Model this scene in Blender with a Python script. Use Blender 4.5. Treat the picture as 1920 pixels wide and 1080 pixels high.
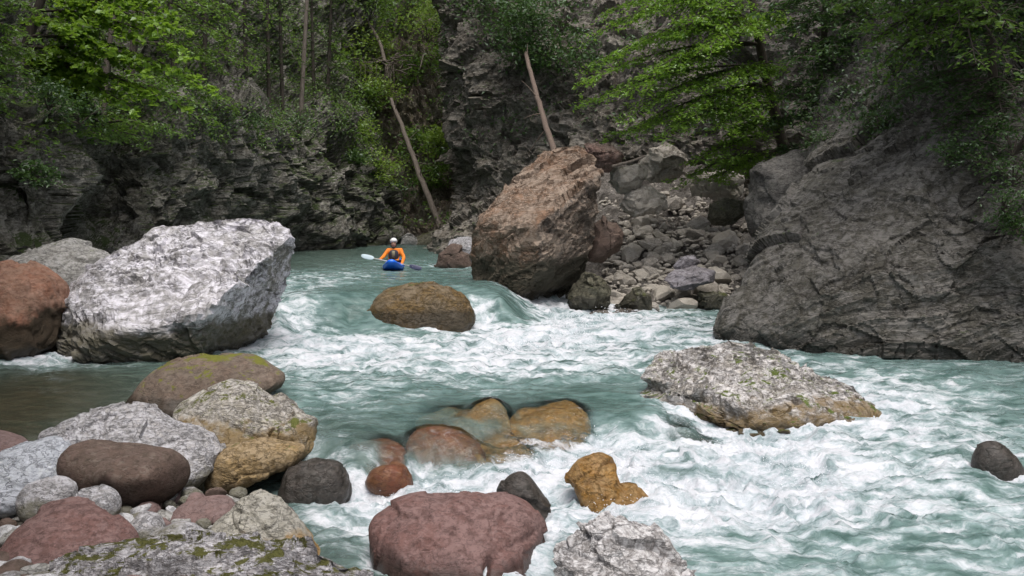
import bpy, bmesh, math, random
import numpy as np
from mathutils import Vector
R = math.radians
for o in list(bpy.data.objects): bpy.data.objects.remove(o)
S = bpy.context.scene
C = S.collection

# ------------------------------------------------------------------ camera
CAMZ, F = 3.3, 1800.0
PITCH = math.atan(150.0 / F)
cam = bpy.data.cameras.new('camera'); co = bpy.data.objects.new('camera', cam); C.objects.link(co)
co.location = (0, 0, CAMZ); co.rotation_euler = (R(90) - PITCH, 0, 0)
cam.sensor_width = 36; cam.lens = 36 * F / 1920; cam.clip_end = 2000
S.camera = co
S.render.resolution_x, S.render.resolution_y = 1024, 576

# ------------------------------------------------------------------ light
SUN_EL, SUN_AZ = R(72), R(163)      # azimuth from +Y clockwise: high, behind the camera's right shoulder
w = bpy.data.worlds.new('World'); S.world = w; w.use_nodes = True
nt = w.node_tree; bg = nt.nodes['Background']
sky = nt.nodes.new('ShaderNodeTexSky'); sky.sky_type = 'NISHITA'; sky.sun_disc = False
sky.sun_elevation = SUN_EL; sky.sun_rotation = SUN_AZ
sky.air_density = 1.0; sky.dust_density = 4.0; sky.ozone_density = 1.0
hs = nt.nodes.new('ShaderNodeHueSaturation'); hs.inputs['Saturation'].default_value = 0.45
nt.links.new(sky.outputs[0], hs.inputs['Color']); nt.links.new(hs.outputs[0], bg.inputs['Color'])
bg.inputs['Strength'].default_value = 0.15
sl = bpy.data.lights.new('sun', 'SUN'); sl.energy = 1.5; sl.angle = R(40); sl.color = (1.0, 0.96, 0.9)
so = bpy.data.objects.new('sun', sl); C.objects.link(so)
sd = Vector((math.sin(SUN_AZ) * math.cos(SUN_EL), math.cos(SUN_AZ) * math.cos(SUN_EL), math.sin(SUN_EL)))
so.rotation_euler = sd.to_track_quat('Z', 'Y').to_euler(); so.location = (0, 0, 60)
vs = S.view_settings; vs.view_transform = 'Standard'; vs.look = 'None'; vs.gamma = 1; vs.use_curve_mapping = False
vs.exposure = 0.55
S.render.engine = 'CYCLES'
S.cycles.max_bounces = 8; S.cycles.transparent_max_bounces = 8

# ------------------------------------------------------------------ pixel helpers
CP, SP = math.cos(PITCH), math.sin(PITCH)
def ray(px, py):
    a, b = (px - 960), -(py - 540)
    return np.array([a, F * CP + b * SP, -F * SP + b * CP])
def P(px, py, D):
    d = ray(px, py); t = D / d[1]
    return np.array([d[0] * t, D, CAMZ + d[2] * t])
def PZ(px, py, z):
    d = ray(px, py); t = (z - CAMZ) / d[2]
    return np.array([d[0] * t, d[1] * t, z])
def PX(px, D, z):                       # pixel column, distance and height
    dep = D * CP + (CAMZ - z) * SP
    return np.array([(px - 960) / F * dep, D, z])
def proj(p):
    v = p - np.array([0, 0, CAMZ]); dep = v[:, 1] * CP - v[:, 2] * SP
    up = v[:, 1] * SP + v[:, 2] * CP
    return np.stack([960 + F * v[:, 0] / dep, 540 - F * up / dep], 1)

# ------------------------------------------------------------------ numpy noise
def _h(ix, iy, iz, s):
    n = (ix.astype(np.uint32) * np.uint32(374761393) + iy.astype(np.uint32) * np.uint32(668265263)
         + iz.astype(np.uint32) * np.uint32(2147483647) + np.uint32((s * 974634777 + 12345) & 0xffffffff))
    n = (n ^ (n >> np.uint32(13))) * np.uint32(1274126177)
    n = (n ^ (n >> np.uint32(16))) * np.uint32(2246822519)
    return n ^ (n >> np.uint32(15))
def _hf(ix, iy, iz, s): return _h(ix, iy, iz, s).astype(np.float32) * (2.0 / 4294967295.0) - 1.0
def vnoise(p, s=0):
    i = np.floor(p).astype(np.int64); f = p - i
    f = f * f * f * (f * (f * 6 - 15) + 10); r = 0
    for dx in (0, 1):
        wx = f[:, 0] if dx else 1 - f[:, 0]
        for dy in (0, 1):
            wy = f[:, 1] if dy else 1 - f[:, 1]
            for dz in (0, 1):
                wz = f[:, 2] if dz else 1 - f[:, 2]
                r = r + _hf(i[:, 0] + dx, i[:, 1] + dy, i[:, 2] + dz, s) * wx * wy * wz
    return r
def fbm(p, o=4, s=0, g=0.5, l=2.03):
    r, a = 0, 1.0
    for k in range(o):
        r = r + a * vnoise(p, s + k * 17); p = p * l + 11.3; a *= g
    return r
def ridged(p, o=4, s=0, g=0.55, l=2.1):
    r, a = 0, 1.0
    for k in range(o):
        r = r + a * (1 - 2 * np.abs(vnoise(p, s + k * 31))); p = p * l + 7.7; a *= g
    return r
def worley(p, s=0):
    i = np.floor(p).astype(np.int64); f = p - i
    f1 = np.full(len(p), 9.0); f2 = f1.copy(); cid = np.zeros(len(p))
    for dx in (-1, 0, 1):
        for dy in (-1, 0, 1):
            for dz in (-1, 0, 1):
                a, b, c = i[:, 0] + dx, i[:, 1] + dy, i[:, 2] + dz
                q = np.stack([_hf(a, b, c, s) * .5 + .5 + dx, _hf(a, b, c, s + 1) * .5 + .5 + dy, _hf(a, b, c, s + 2) * .5 + .5 + dz], 1) - f
                d = np.sqrt((q * q).sum(1)); m = d < f1
                f2 = np.where(m, f1, np.minimum(f2, d)); cid = np.where(m, _hf(a, b, c, s + 3), cid); f1 = np.where(m, d, f1)
    return f1, f2, cid
def facet(p, s=0):
    """chiselled relief: every cell is a tilted plane"""
    i = np.floor(p).astype(np.int64); f = p - i; f1 = np.full(len(p), 9.0); val = np.zeros(len(p))
    for dx in (-1, 0, 1):
        for dy in (-1, 0, 1):
            for dz in (-1, 0, 1):
                a, b, c = i[:, 0] + dx, i[:, 1] + dy, i[:, 2] + dz
                q = f - np.stack([_hf(a, b, c, s) * .5 + .5 + dx, _hf(a, b, c, s + 1) * .5 + .5 + dy, _hf(a, b, c, s + 2) * .5 + .5 + dz], 1)
                d = (q * q).sum(1); m = d < f1; f1 = np.where(m, d, f1)
                val = np.where(m, q[:, 0] * _hf(a, b, c, s + 4) + q[:, 1] * _hf(a, b, c, s + 5) + q[:, 2] * _hf(a, b, c, s + 6) + .35 * _hf(a, b, c, s + 7), val)
    return val
def sstep(a, b, x):
    t = np.clip((x - a) / (b - a), 0, 1); return t * t * (3 - 2 * t)

# ------------------------------------------------------------------ mesh helpers
def mesh(name, v, f, smooth=True, attrs=None):
    v = np.asarray(v, np.float32); f = np.asarray(f, np.int32)
    me = bpy.data.meshes.new(name); n, k = len(f), f.shape[1]
    me.vertices.add(len(v)); me.vertices.foreach_set('co', v.ravel())
    me.loops.add(n * k); me.loops.foreach_set('vertex_index', f.ravel())
    me.polygons.add(n); me.polygons.foreach_set('loop_start', np.arange(0, n * k, k, dtype=np.int32))
    me.polygons.foreach_set('use_smooth', np.full(n, smooth, bool))
    for nm, a in (attrs or {}).items():
        at = me.attributes.new(nm, 'FLOAT', 'POINT'); at.data.foreach_set('value', np.asarray(a, np.float32))
    me.update(calc_edges=True); me.validate()
    return me
def obj(name, me, mat=None, parent=None, label=None, cat=None, group=None, kind=None, loc=None):
    o = bpy.data.objects.new(name, me); C.objects.link(o)
    if mat and me: me.materials.append(mat)
    if parent: o.parent = parent
    if loc is not None: o.location = loc
    for k, vv in (('label', label), ('category', cat), ('group', group), ('kind', kind)):
        if vv: o[k] = vv
    return o
def vnormals(v, f):
    n = np.zeros_like(v)
    a, b, c = v[f[:, 0]], v[f[:, 1]], v[f[:, 2]]
    fn = np.cross(b - a, c - a)
    if f.shape[1] == 4: fn = np.cross(v[f[:, 2]] - a, v[f[:, 3]] - b)
    for k in range(f.shape[1]): np.add.at(n, f[:, k], fn)
    return n / (np.linalg.norm(n, axis=1, keepdims=True) + 1e-9)
_ico = {}
def ico(sub):
    if sub not in _ico:
        bm = bmesh.new(); bmesh.ops.create_icosphere(bm, subdivisions=sub, radius=1)
        _ico[sub] = (np.array([x.co[:] for x in bm.verts]), np.array([[x.index for x in q.verts] for q in bm.faces]))
        bm.free()
    return _ico[sub]
def tube(pts, rad, n=8, caps=True):
    pts = np.asarray(pts, float); m = len(pts); rad = np.broadcast_to(rad, (m,))
    t = np.gradient(pts, axis=0); t /= np.linalg.norm(t, axis=1, keepdims=True) + 1e-9
    ref = np.array([0.31, 0.87, 0.21]); a = np.cross(t, ref); a /= np.linalg.norm(a, axis=1, keepdims=True) + 1e-9
    b = np.cross(t, a); an = np.arange(n) / n * 2 * math.pi
    v = pts[:, None] + rad[:, None, None] * (np.cos(an)[None, :, None] * a[:, None] + np.sin(an)[None, :, None] * b[:, None])
    v = v.reshape(-1, 3); f = []
    for i in range(m - 1):
        for j in range(n):
            k = (j + 1) % n; f.append((i * n + j, i * n + k, (i + 1) * n + k, (i + 1) * n + j))
    if caps:
        v = np.vstack([v, pts[:1], pts[-1:]]); c0, c1 = m * n, m * n + 1
        for j in range(n):
            k = (j + 1) % n; f.append((c0, k, j, c0)); f.append((c1, (m - 1) * n + j, (m - 1) * n + k, c1))
    return v, f
def fix(f):   # degenerate quads used as triangle caps are dropped to real triangles by from_pydata
    return [tuple(dict.fromkeys(q)) for q in f]
def pymesh(name, v, f, smooth=True):
    me = bpy.data.meshes.new(name); me.from_pydata([tuple(map(float, x)) for x in v], [], fix(f)); me.update()
    me.polygons.foreach_set('use_smooth', np.full(len(me.polygons), smooth, bool)); return me

# ------------------------------------------------------------------ materials
class NT:
    def __init__(s, name):
        s.m = bpy.data.materials.new(name); s.m.use_nodes = True; s.t = s.m.node_tree
        s.b = s.t.nodes['Principled BSDF']; s.out = s.t.nodes['Material Output']
    def n(s, typ, inp=None, **kw):
        x = s.t.nodes.new('ShaderNode' + typ)
        for k, v in kw.items(): setattr(x, k, v)
        for k, v in (inp or {}).items(): s.set(x.inputs[k], v)
        return x
    def set(s, sock, v):
        if isinstance(v, bpy.types.NodeSocket): s.t.links.new(v, sock)
        elif isinstance(v, tuple) and len(v) == 3 and sock.type == 'RGBA': sock.default_value = (*v, 1)
        else: sock.default_value = v
    def math(s, op, a, b=0.0, c=None, clamp=False):
        x = s.n('Math', operation=op); x.use_clamp = clamp; s.set(x.inputs[0], a); s.set(x.inputs[1], b)
        if c is not None: s.set(x.inputs[2], c)
        return x.outputs[0]
    def mix(s, f, a, b):
        x = s.n('Mix', data_type='RGBA'); s.set(x.inputs[0], f); s.set(x.inputs[6], a); s.set(x.inputs[7], b); return x.outputs[2]
    def ramp(s, f, lo, hi):
        x = s.n('MapRange'); x.interpolation_type = 'SMOOTHSTEP'; s.set(x.inputs[0], f); s.set(x.inputs[1], lo); s.set(x.inputs[2], hi); return x.outputs[0]
    def noise(s, vec, scale, det=6, rough=.6, dist=0.0):
        x = s.n('TexNoise'); s.set(x.inputs['Vector'], vec); x.inputs['Scale'].default_value = scale
        x.inputs['Detail'].default_value = det; x.inputs['Roughness'].default_value = rough; x.inputs['Distortion'].default_value = dist
        return x.outputs[0]
    def mapping(s, vec, scale=(1, 1, 1), rot=(0, 0, 0), loc=(0, 0, 0)):
        x = s.n('Mapping'); s.set(x.inputs[0], vec); x.inputs['Scale'].default_value = scale; x.inputs['Rotation'].default_value = rot; x.inputs['Location'].default_value = loc
        return x.outputs[0]

def rock_mat(name, base, alt, light=None, moss=0.0, stain=None, stain_z=None, wet_z=None, scale=1.0, rough=0.85,
             strata=0.0, srot=(0.3, 0.4, 0.2), bump=0.5, mosscol=(0.055, 0.075, 0.018), speck=0.35, lightamt=0.5, seed=0.0, rand=0.0, fisscol=.6, facecol=None):
    """base/alt: body colours; light: pale lichen/limestone bloom; stain: colour of a mineral stain below stain_z; wet below wet_z"""
    m = NT(name); g = m.n('NewGeometry'); pos = m.mapping(g.outputs['Position'], loc=(seed * 3.1, seed * 1.7, seed))
    nz = m.n('SeparateXYZ', {0: g.outputs['Normal']}).outputs[2]; pz = m.n('SeparateXYZ', {0: g.outputs['Position']}).outputs[2]
    pst = m.mapping(pos, (1, 1, 2.6), srot)
    n1 = m.noise(pos, 1.3 * scale, 8, .62); n4 = m.noise(pst, 5.5 * scale, 8, .72, .5); n2 = m.noise(pos, 6 * scale, 8, .7, .4); n3 = m.noise(pos, 28 * scale, 5, .7)
    st = m.noise(m.mapping(pos, (0.7, 0.7, 7), srot), 2.2 * scale, 6, .65, .6)
    col = m.mix(m.ramp(n1, .38, .62), base, alt)
    if strata: col = m.mix(m.math('MULTIPLY', m.ramp(st, .42, .62), strata), col, tuple(c * .45 for c in base))
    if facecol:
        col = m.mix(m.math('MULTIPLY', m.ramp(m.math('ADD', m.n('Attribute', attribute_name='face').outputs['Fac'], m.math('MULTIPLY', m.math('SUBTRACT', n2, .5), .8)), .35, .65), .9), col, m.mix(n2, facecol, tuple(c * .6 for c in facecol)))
    if light: col = m.mix(m.math('MULTIPLY', m.ramp(m.math('ADD', m.math('MULTIPLY', n2, .7), m.math('MULTIPLY', n1, .4)), .47, .63), lightamt * 1.6, clamp=True), col, light)
    col = m.mix(m.math('MULTIPLY', m.ramp(m.math('ADD', m.math('MULTIPLY', n4, .75), m.math('MULTIPLY', n3, .25)), .49, .60), speck * 1.5, clamp=True), col, tuple(c * .28 for c in base))
    lch = m.noise(m.mapping(pos, loc=(3, 9, 5)), 8 * scale, 5, .6); lcm = m.noise(m.mapping(pos, loc=(13, 2, 8)), .9 * scale, 3, .5)
    col = m.mix(m.math('MULTIPLY', m.math('MULTIPLY', m.ramp(lch, .53, .60), m.ramp(lcm, .42, .60)), .5), col, tuple(min(.6, c * 1.7 + .05) for c in alt))      # pale lichen
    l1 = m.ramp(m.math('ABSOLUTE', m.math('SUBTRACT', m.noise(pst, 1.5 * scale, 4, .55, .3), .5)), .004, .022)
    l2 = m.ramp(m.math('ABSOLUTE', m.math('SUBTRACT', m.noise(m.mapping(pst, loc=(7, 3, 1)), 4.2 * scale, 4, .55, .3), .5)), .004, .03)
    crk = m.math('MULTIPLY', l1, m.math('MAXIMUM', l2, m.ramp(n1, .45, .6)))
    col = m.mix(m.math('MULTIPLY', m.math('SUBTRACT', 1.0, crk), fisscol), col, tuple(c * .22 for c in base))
    if stain:
        sm = m.ramp(m.math('ADD', m.math('SUBTRACT', stain_z, pz), m.math('MULTIPLY', m.math('SUBTRACT', n1, .5), 1.1)), -.08, .12)
        col = m.mix(m.math('MULTIPLY', sm, .85), col, m.mix(n2, stain, tuple(c * .5 for c in stain)))
    if moss:
        mm = m.math('MULTIPLY', m.ramp(m.math('ADD', m.math('MULTIPLY', nz, .35), m.noise(pos, 2.1 * scale, 8, .7)), .95 - moss * .45, 1.02 - moss * .45), 1.0)
        col = m.mix(mm, col, m.mix(n3, mosscol, tuple(c * 2.0 for c in mosscol)))
    if rand:
        oi = m.n('ObjectInfo'); col = m.mix(m.math('MULTIPLY', oi.outputs['Random'], rand), col, tuple(min(1, c * 1.9 + .03) for c in alt))
    rg = rough
    if wet_z is not None:
        wm = m.ramp(m.math('ADD', m.math('SUBTRACT', wet_z, pz), m.math('MULTIPLY', m.math('SUBTRACT', n2, .5), .3)), -.06, .06)
        col = m.mix(m.math('MULTIPLY', wm, .62), col, (0.012, 0.011, 0.008)); rg = m.math('SUBTRACT', rough, m.math('MULTIPLY', wm, .55))
    m.set(m.b.inputs['Base Color'], col); m.set(m.b.inputs['Roughness'], rg); m.b.inputs['Specular IOR Level'].default_value = .3
    hgt = m.math('ADD', m.math('MULTIPLY', n4, .5), m.math('MULTIPLY', n3, .10)); hgt = m.math('ADD', hgt, m.math('MULTIPLY', crk, .3))
    if strata: hgt = m.math('ADD', hgt, m.math('MULTIPLY', st, .8 * strata))
    bp = m.n('Bump', {'Height': hgt, 'Strength': min(1.0, bump)}); bp.inputs['Distance'].default_value = .09 / scale * bump * 2
    m.set(m.b.inputs['Normal'], bp.outputs[0])
    return m.m

def leaf_mat(name, a, b, trans=.45):
    m = NT(name); g = m.n('NewGeometry')
    n = m.noise(g.outputs['Position'], 1.1, 3, .5); r = m.n('Attribute', attribute_name='tint').outputs['Fac']
    col = m.mix(m.math('ADD', m.math('MULTIPLY', r, .6), m.math('MULTIPLY', m.ramp(n, .35, .65), .4)), a, b)
    d = m.n('BsdfDiffuse', {'Color': col}); t = m.n('BsdfTranslucent', {'Color': m.mix(.5, col, tuple(min(1, c * 1.5) for c in b))})
    gl = m.n('BsdfGlossy', {'Roughness': .45, 'Color': (.9, .95, 1)})
    x = m.n('MixShader', {0: trans, 1: d.outputs[0], 2: t.outputs[0]}); y = m.n('MixShader', {0: .04, 1: x.outputs[0], 2: gl.outputs[0]})
    m.set(m.out.inputs['Surface'], y.outputs[0]); return m.m
def plain(name, col, rough=.5, var=.25, scale=8, bump=0.0):
    m = NT(name); g = m.n('TexCoord'); n = m.noise(g.outputs['Object'], scale, 5)
    m.set(m.b.inputs['Base Color'], m.mix(m.math('MULTIPLY', m.ramp(n, .35, .65), var), col, tuple(c * .45 for c in col))); m.b.inputs['Roughness'].default_value = rough
    if bump:
        bp = m.n('Bump', {'Height': n, 'Strength': bump}); bp.inputs['Distance'].default_value = .03; m.set(m.b.inputs['Normal'], bp.outputs[0])
    return m.m
def bark_mat(name, a, b):
    m = NT(name); g = m.n('TexCoord'); n = m.noise(m.mapping(g.outputs['Object'], (9, 9, 1.3)), 2, 8, .7)
    m.set(m.b.inputs['Base Color'], m.mix(m.ramp(n, .35, .65), a, b)); m.b.inputs['Roughness'].default_value = .9
    bp = m.n('Bump', {'Height': n, 'Strength': .7}); bp.inputs['Distance'].default_value = .04; m.set(m.b.inputs['Normal'], bp.outputs[0]); return m.m

# ------------------------------------------------------------------ setting: cliffs (lofted control grids)
def cr(p0, p1, p2, p3, t):
    return .5 * ((2 * p1) + (-p0 + p2) * t + (2 * p0 - 5 * p1 + 4 * p2 - p3) * t * t + (-p0 + 3 * p1 - 3 * p2 + p3) * t ** 3)
def spl(A, n, axis):
    A = np.moveaxis(A, axis, 0); m = len(A); u = np.linspace(0, m - 1 - 1e-6, n); i = u.astype(int); t = (u - i).reshape((-1,) + (1,) * (A.ndim - 1))
    g = lambda k: A[np.clip(i + k, 0, m - 1)]
    return np.moveaxis(cr(g(-1), g(0), g(1), g(2), t), 0, axis)
def crag(p, s, big, mid, fine, lay=0.0, ldir=(0.15, 0.1, 1), freq=1.0):
    wq_ = p + .45 * np.stack([vnoise(p * .9, s + 61), vnoise(p * .9, s + 62), vnoise(p * .9, s + 63)], 1)
    sk = wq_ * np.array([1, 1, 1.35]) + wq_[:, 2:3] * np.array([ldir[0] * .6, 0, 0])
    d = big * fbm(p * .22 * freq, 3, s) + mid * 1.3 * facet(sk * .55 * freq, s + 5) + mid * .7 * facet(sk * 1.3 * freq, s + 15) + fine * 1.6 * facet(sk * 3.4 * freq, s + 25) + fine * .5 * fbm(p * 6, 2, s)
    if lay:
        q = p + .35 * np.stack([vnoise(p * .6, s + 41), vnoise(p * .6, s + 42), vnoise(p * .6, s + 43)], 1)
        ld = np.array(ldir) / np.linalg.norm(ldir); h = q @ ld * 2.3 * freq + 1.3 * vnoise(p * .33, s + 78)
        fr = h - np.floor(h); h2 = h * 3.3 + .4 * vnoise(p * 1.1, s + 77); d = d + lay * .22 * ((h2 - np.floor(h2)) ** 2 - .4); d = d + lay * ((fr ** 2.2) - .4) + lay * .8 * _hf(np.floor(h).astype(np.int64), np.floor(fbm(p * .5, 2, s + 3) * 2.5).astype(np.int64), np.zeros(len(p), np.int64), s)
    return d
def sheet(name, rows, nu, nv, mat, s, big=.5, mid=.25, fine=.06, lay=0.0, ldir=(.15, .1, 1), blocks=0.0, flip=False, freq=1.0):
    A = np.array([[np.array(p, float) for p in r] for r in rows])
    G = spl(spl(A, nv, 0), nu, 1); v = G.reshape(-1, 3)
    ii = np.arange(nv * nu).reshape(nv, nu)
    f = np.stack([ii[:-1, :-1].ravel(), ii[:-1, 1:].ravel(), ii[1:, 1:].ravel(), ii[1:, :-1].ravel()], 1)
    if flip: f = f[:, ::-1]
    n = vnormals(v, f); d = crag(v, s, big, mid, fine, lay, ldir, freq)
    if blocks:
        f1, f2, c = worley(v * np.array([.8, .8, 1.0]) * freq + .35 * np.stack([vnoise(v * 1.3, s + 3), vnoise(v * 1.3, s + 4), vnoise(v * 1.3, s + 5)], 1), s)
        d = d + blocks * (c * .6 + np.minimum((f2 - f1) * 3, 1) * .5)
    v = v + n * d[:, None]
    return obj(name, mesh(name, v, f, False), mat, kind='structure'), v, f

M_cliffL = rock_mat('cliff_left_rock', (.145, .135, .11), (.082, .08, .058), light=(.34, .32, .29), moss=.55, strata=.35, lightamt=.45, bump=.8, scale=.8, mosscol=(.03, .042, .014), wet_z=1.75)
M_cliffR = rock_mat('cliff_right_rock', (.105, .096, .078), (.062, .057, .044), light=(.25, .232, .215), strata=.5, srot=(.3, .6, .3), lightamt=.4, bump=.55, moss=.12, wet_z=.75, mosscol=(.03, .042, .014))
M_butt = rock_mat('buttress_rock', (.185, .16, .13), (.115, .105, .08), light=(.32, .29, .26), moss=.30, strata=.35, lightamt=.4, bump=.8, scale=.8, mosscol=(.03, .042, .014))
M_back = rock_mat('back_slope_soil', (.19, .145, .105), (.10, .10, .05), light=(.36, .31, .27), moss=.40, lightamt=.35, scale=.6, bump=.8, mosscol=(.035, .055, .015))
px = (-900, -200, 0, 105, 175, 300, 420, 560, 690, 745)
def row_z(D, z, pxs): return [PX(a, d, z) for a, d in zip(pxs, D)]
def row_p(D, py, pxs): return [P(a, py, d) for a, d in zip(pxs, D)]
L = [row_z((3, 14, 22.5, 25, 29, 32, 36, 43.5, 49.5, 53), -.6, px),
     row_z((3, 14, 22, 24, 27, 30, 34.5, 43, 49, 52.5), 1.7, px),
     row_p((3, 14, 22.5, 24.5, 29.5, 31, 35, 43.6, 50, 54.5), 415, px),
     row_p((3, 14.5, 22.4, 24.4, 30.5, 31.5, 35.3, 44, 50.8, 57), 340, px[:8] + (685, 730)),
     row_p((3, 14.5, 22.6, 25, 31, 32.5, 36.5, 45.5, 54, 60), 225, px[:8] + (665, 700)),
     row_p((3, 15, 24, 28, 34, 38, 43, 52, 60, 66), 130, px[:8] + (665, 700)),
     row_p((3, 16, 28, 34, 40, 46, 50, 58, 66, 70), -200, px),
     row_p((3, 17, 31, 37, 44, 50, 54, 62, 70, 74), -900, px)]  # unseen upper rows, made tall to block sky light
cliff_left, cl_v, cl_f = sheet('cliff_left', L, 370, 290, M_cliffL, 3, .9, .36, .03, lay=.03, ldir=(.5, .1, 1), blocks=.12)
px = (520, 640, 760, 850, 960, 1100)
B = [row_z((53, 53.5, 53, 52, 52, 52), .8, px), row_z((54.5, 55, 54.5, 53.5, 53, 53), 1.75, px), row_p((57, 57.5, 57, 56, 55, 55), 400, px), row_p((61, 61, 61, 60, 59, 59), 300, px),
     row_p((65, 64, 64.5, 64, 63, 62), 180, px), row_p((70, 69, 69, 68, 67, 66), 50, px), row_p((80, 79, 78, 77, 75, 74), -300, px), row_p((95, 94, 92, 90, 88, 86), -1000, px)]
slope_back, bk_v, bk_f = sheet('back_slope', B, 200, 260, M_back, 21, 1.2, .7, .15, blocks=.25)
U = [[PX(a, d, .3) for a, d in ((870, 60), (832, 44), (862, 40), (950, 39), (1060, 38), (1200, 37), (1340, 35), (1450, 32), (1700, 30))],
     [P(a, 425, d) for a, d in ((885, 60), (850, 45), (880, 41.5), (955, 40.3), (1060, 39), (1200, 38), (1340, 36), (1450, 33), (1720, 31))],
     [P(a, 345, d) for a, d in ((885, 60), (868, 46), (895, 43), (960, 41.5), (1060, 40), (1200, 39), (1340, 37), (1450, 34), (1720, 32))],
     [P(a, 220, d) for a, d in ((880, 61), (853, 47), (890, 43.5), (970, 42.5), (1070, 41), (1200, 40), (1340, 38), (1450, 35), (1720, 33))],
     [P(a, 90, d) for a, d in ((870, 62), (843, 48), (895, 44), (980, 43), (1080, 42), (1200, 41.5), (1340, 40), (1450, 37), (1720, 34))],
     [P(a, -60, d) for a, d in ((870, 63), (845, 49), (910, 46), (1000, 45), (1100, 44), (1210, 44), (1340, 42), (1450, 39), (1720, 36))],
     [P(a, -400, d) for a, d in ((870, 66), (845, 52), (910, 49), (1000, 48), (1100, 48), (1210, 48), (1340, 46), (1450, 42), (1720, 39))],
     [P(a, -1000, d) for a, d in ((870, 70), (845, 56), (910, 54), (1000, 53), (1100, 53), (1210, 53), (1340, 50), (1450, 45), (1720, 42))]]  # buttress top out of view, height set to block sky light
cliff_mid, cm_v, cm_f = sheet('cliff_buttress', U, 280, 250, M_butt, 33, .8, .4, .05, blocks=.12, lay=.04, ldir=(.3, .1, 1))
far = [PX(2500, 13, 0), PX(4200, 8, 0), np.array([14, 0, 0]), np.array([14.5, -8, 0])]
def rr(z, back=0.0): return [np.array([q[0] + back, q[1] + back * .5, z]) for q in far]
RC = [[PX(a, d, -.7) for a, d in ((1500, 28), (1400, 23.5), (1328, 20.4), (1420, 19.2), (1560, 18.5), (1750, 18), (1960, 17.4))] + rr(-.7),
      [PX(a, d, .7) for a, d in ((1510, 28), (1420, 24), (1345, 20.7), (1430, 19.4), (1570, 18.6), (1750, 18.0), (1960, 17.4))] + rr(.7),
      [P(a, 520, d) for a, d in ((1530, 28), (1450, 25), (1402, 21.5), (1475, 20), (1600, 19), (1760, 18.3), (1960, 17.6))] + rr(2, .2),
      [P(a, 435, d) for a, d in ((1550, 29), (1485, 26), (1452, 22.6), (1530, 21), (1640, 19.7), (1780, 18.6), (1960, 17.9))] + rr(3, .4),
      [P(a, 340, d) for a, d in ((1570, 30), (1535, 27), (1516, 24), (1595, 22), (1700, 20.4), (1800, 19.2), (1960, 18.3))] + rr(4.5, .7),
      [P(a, 265, d) for a, d in ((1585, 31), (1552, 28.5), (1540, 25.5), (1620, 23.6), (1720, 21.6), (1820, 20.2), (1960, 19))] + rr(6, 1),
      [P(a, 100, d) for a, d in ((1620, 32), (1590, 29.5), (1580, 27), (1660, 25), (1750, 23), (1850, 21.5), (1980, 20))] + rr(9, 1.5),
      [P(a, -200, d) for a, d in ((1640, 34), (1610, 31), (1600, 29), (1680, 27), (1760, 25), (1860, 23.5), (1990, 22))] + rr(14, 2.5),
      [P(a, -1000, d) for a, d in ((1640, 38), (1610, 36), (1600, 34), (1680, 32), (1760, 30), (1860, 28), (1990, 26))] + rr(24, 5)]  # unseen upper wall, raised to keep sky light out of the gorge
cliff_right, crv, crf = sheet('cliff_right', RC, 480, 340, M_cliffR, 47, .3, .15, .03, lay=.09, ldir=(-.55, .15, .8), freq=.7)

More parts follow.
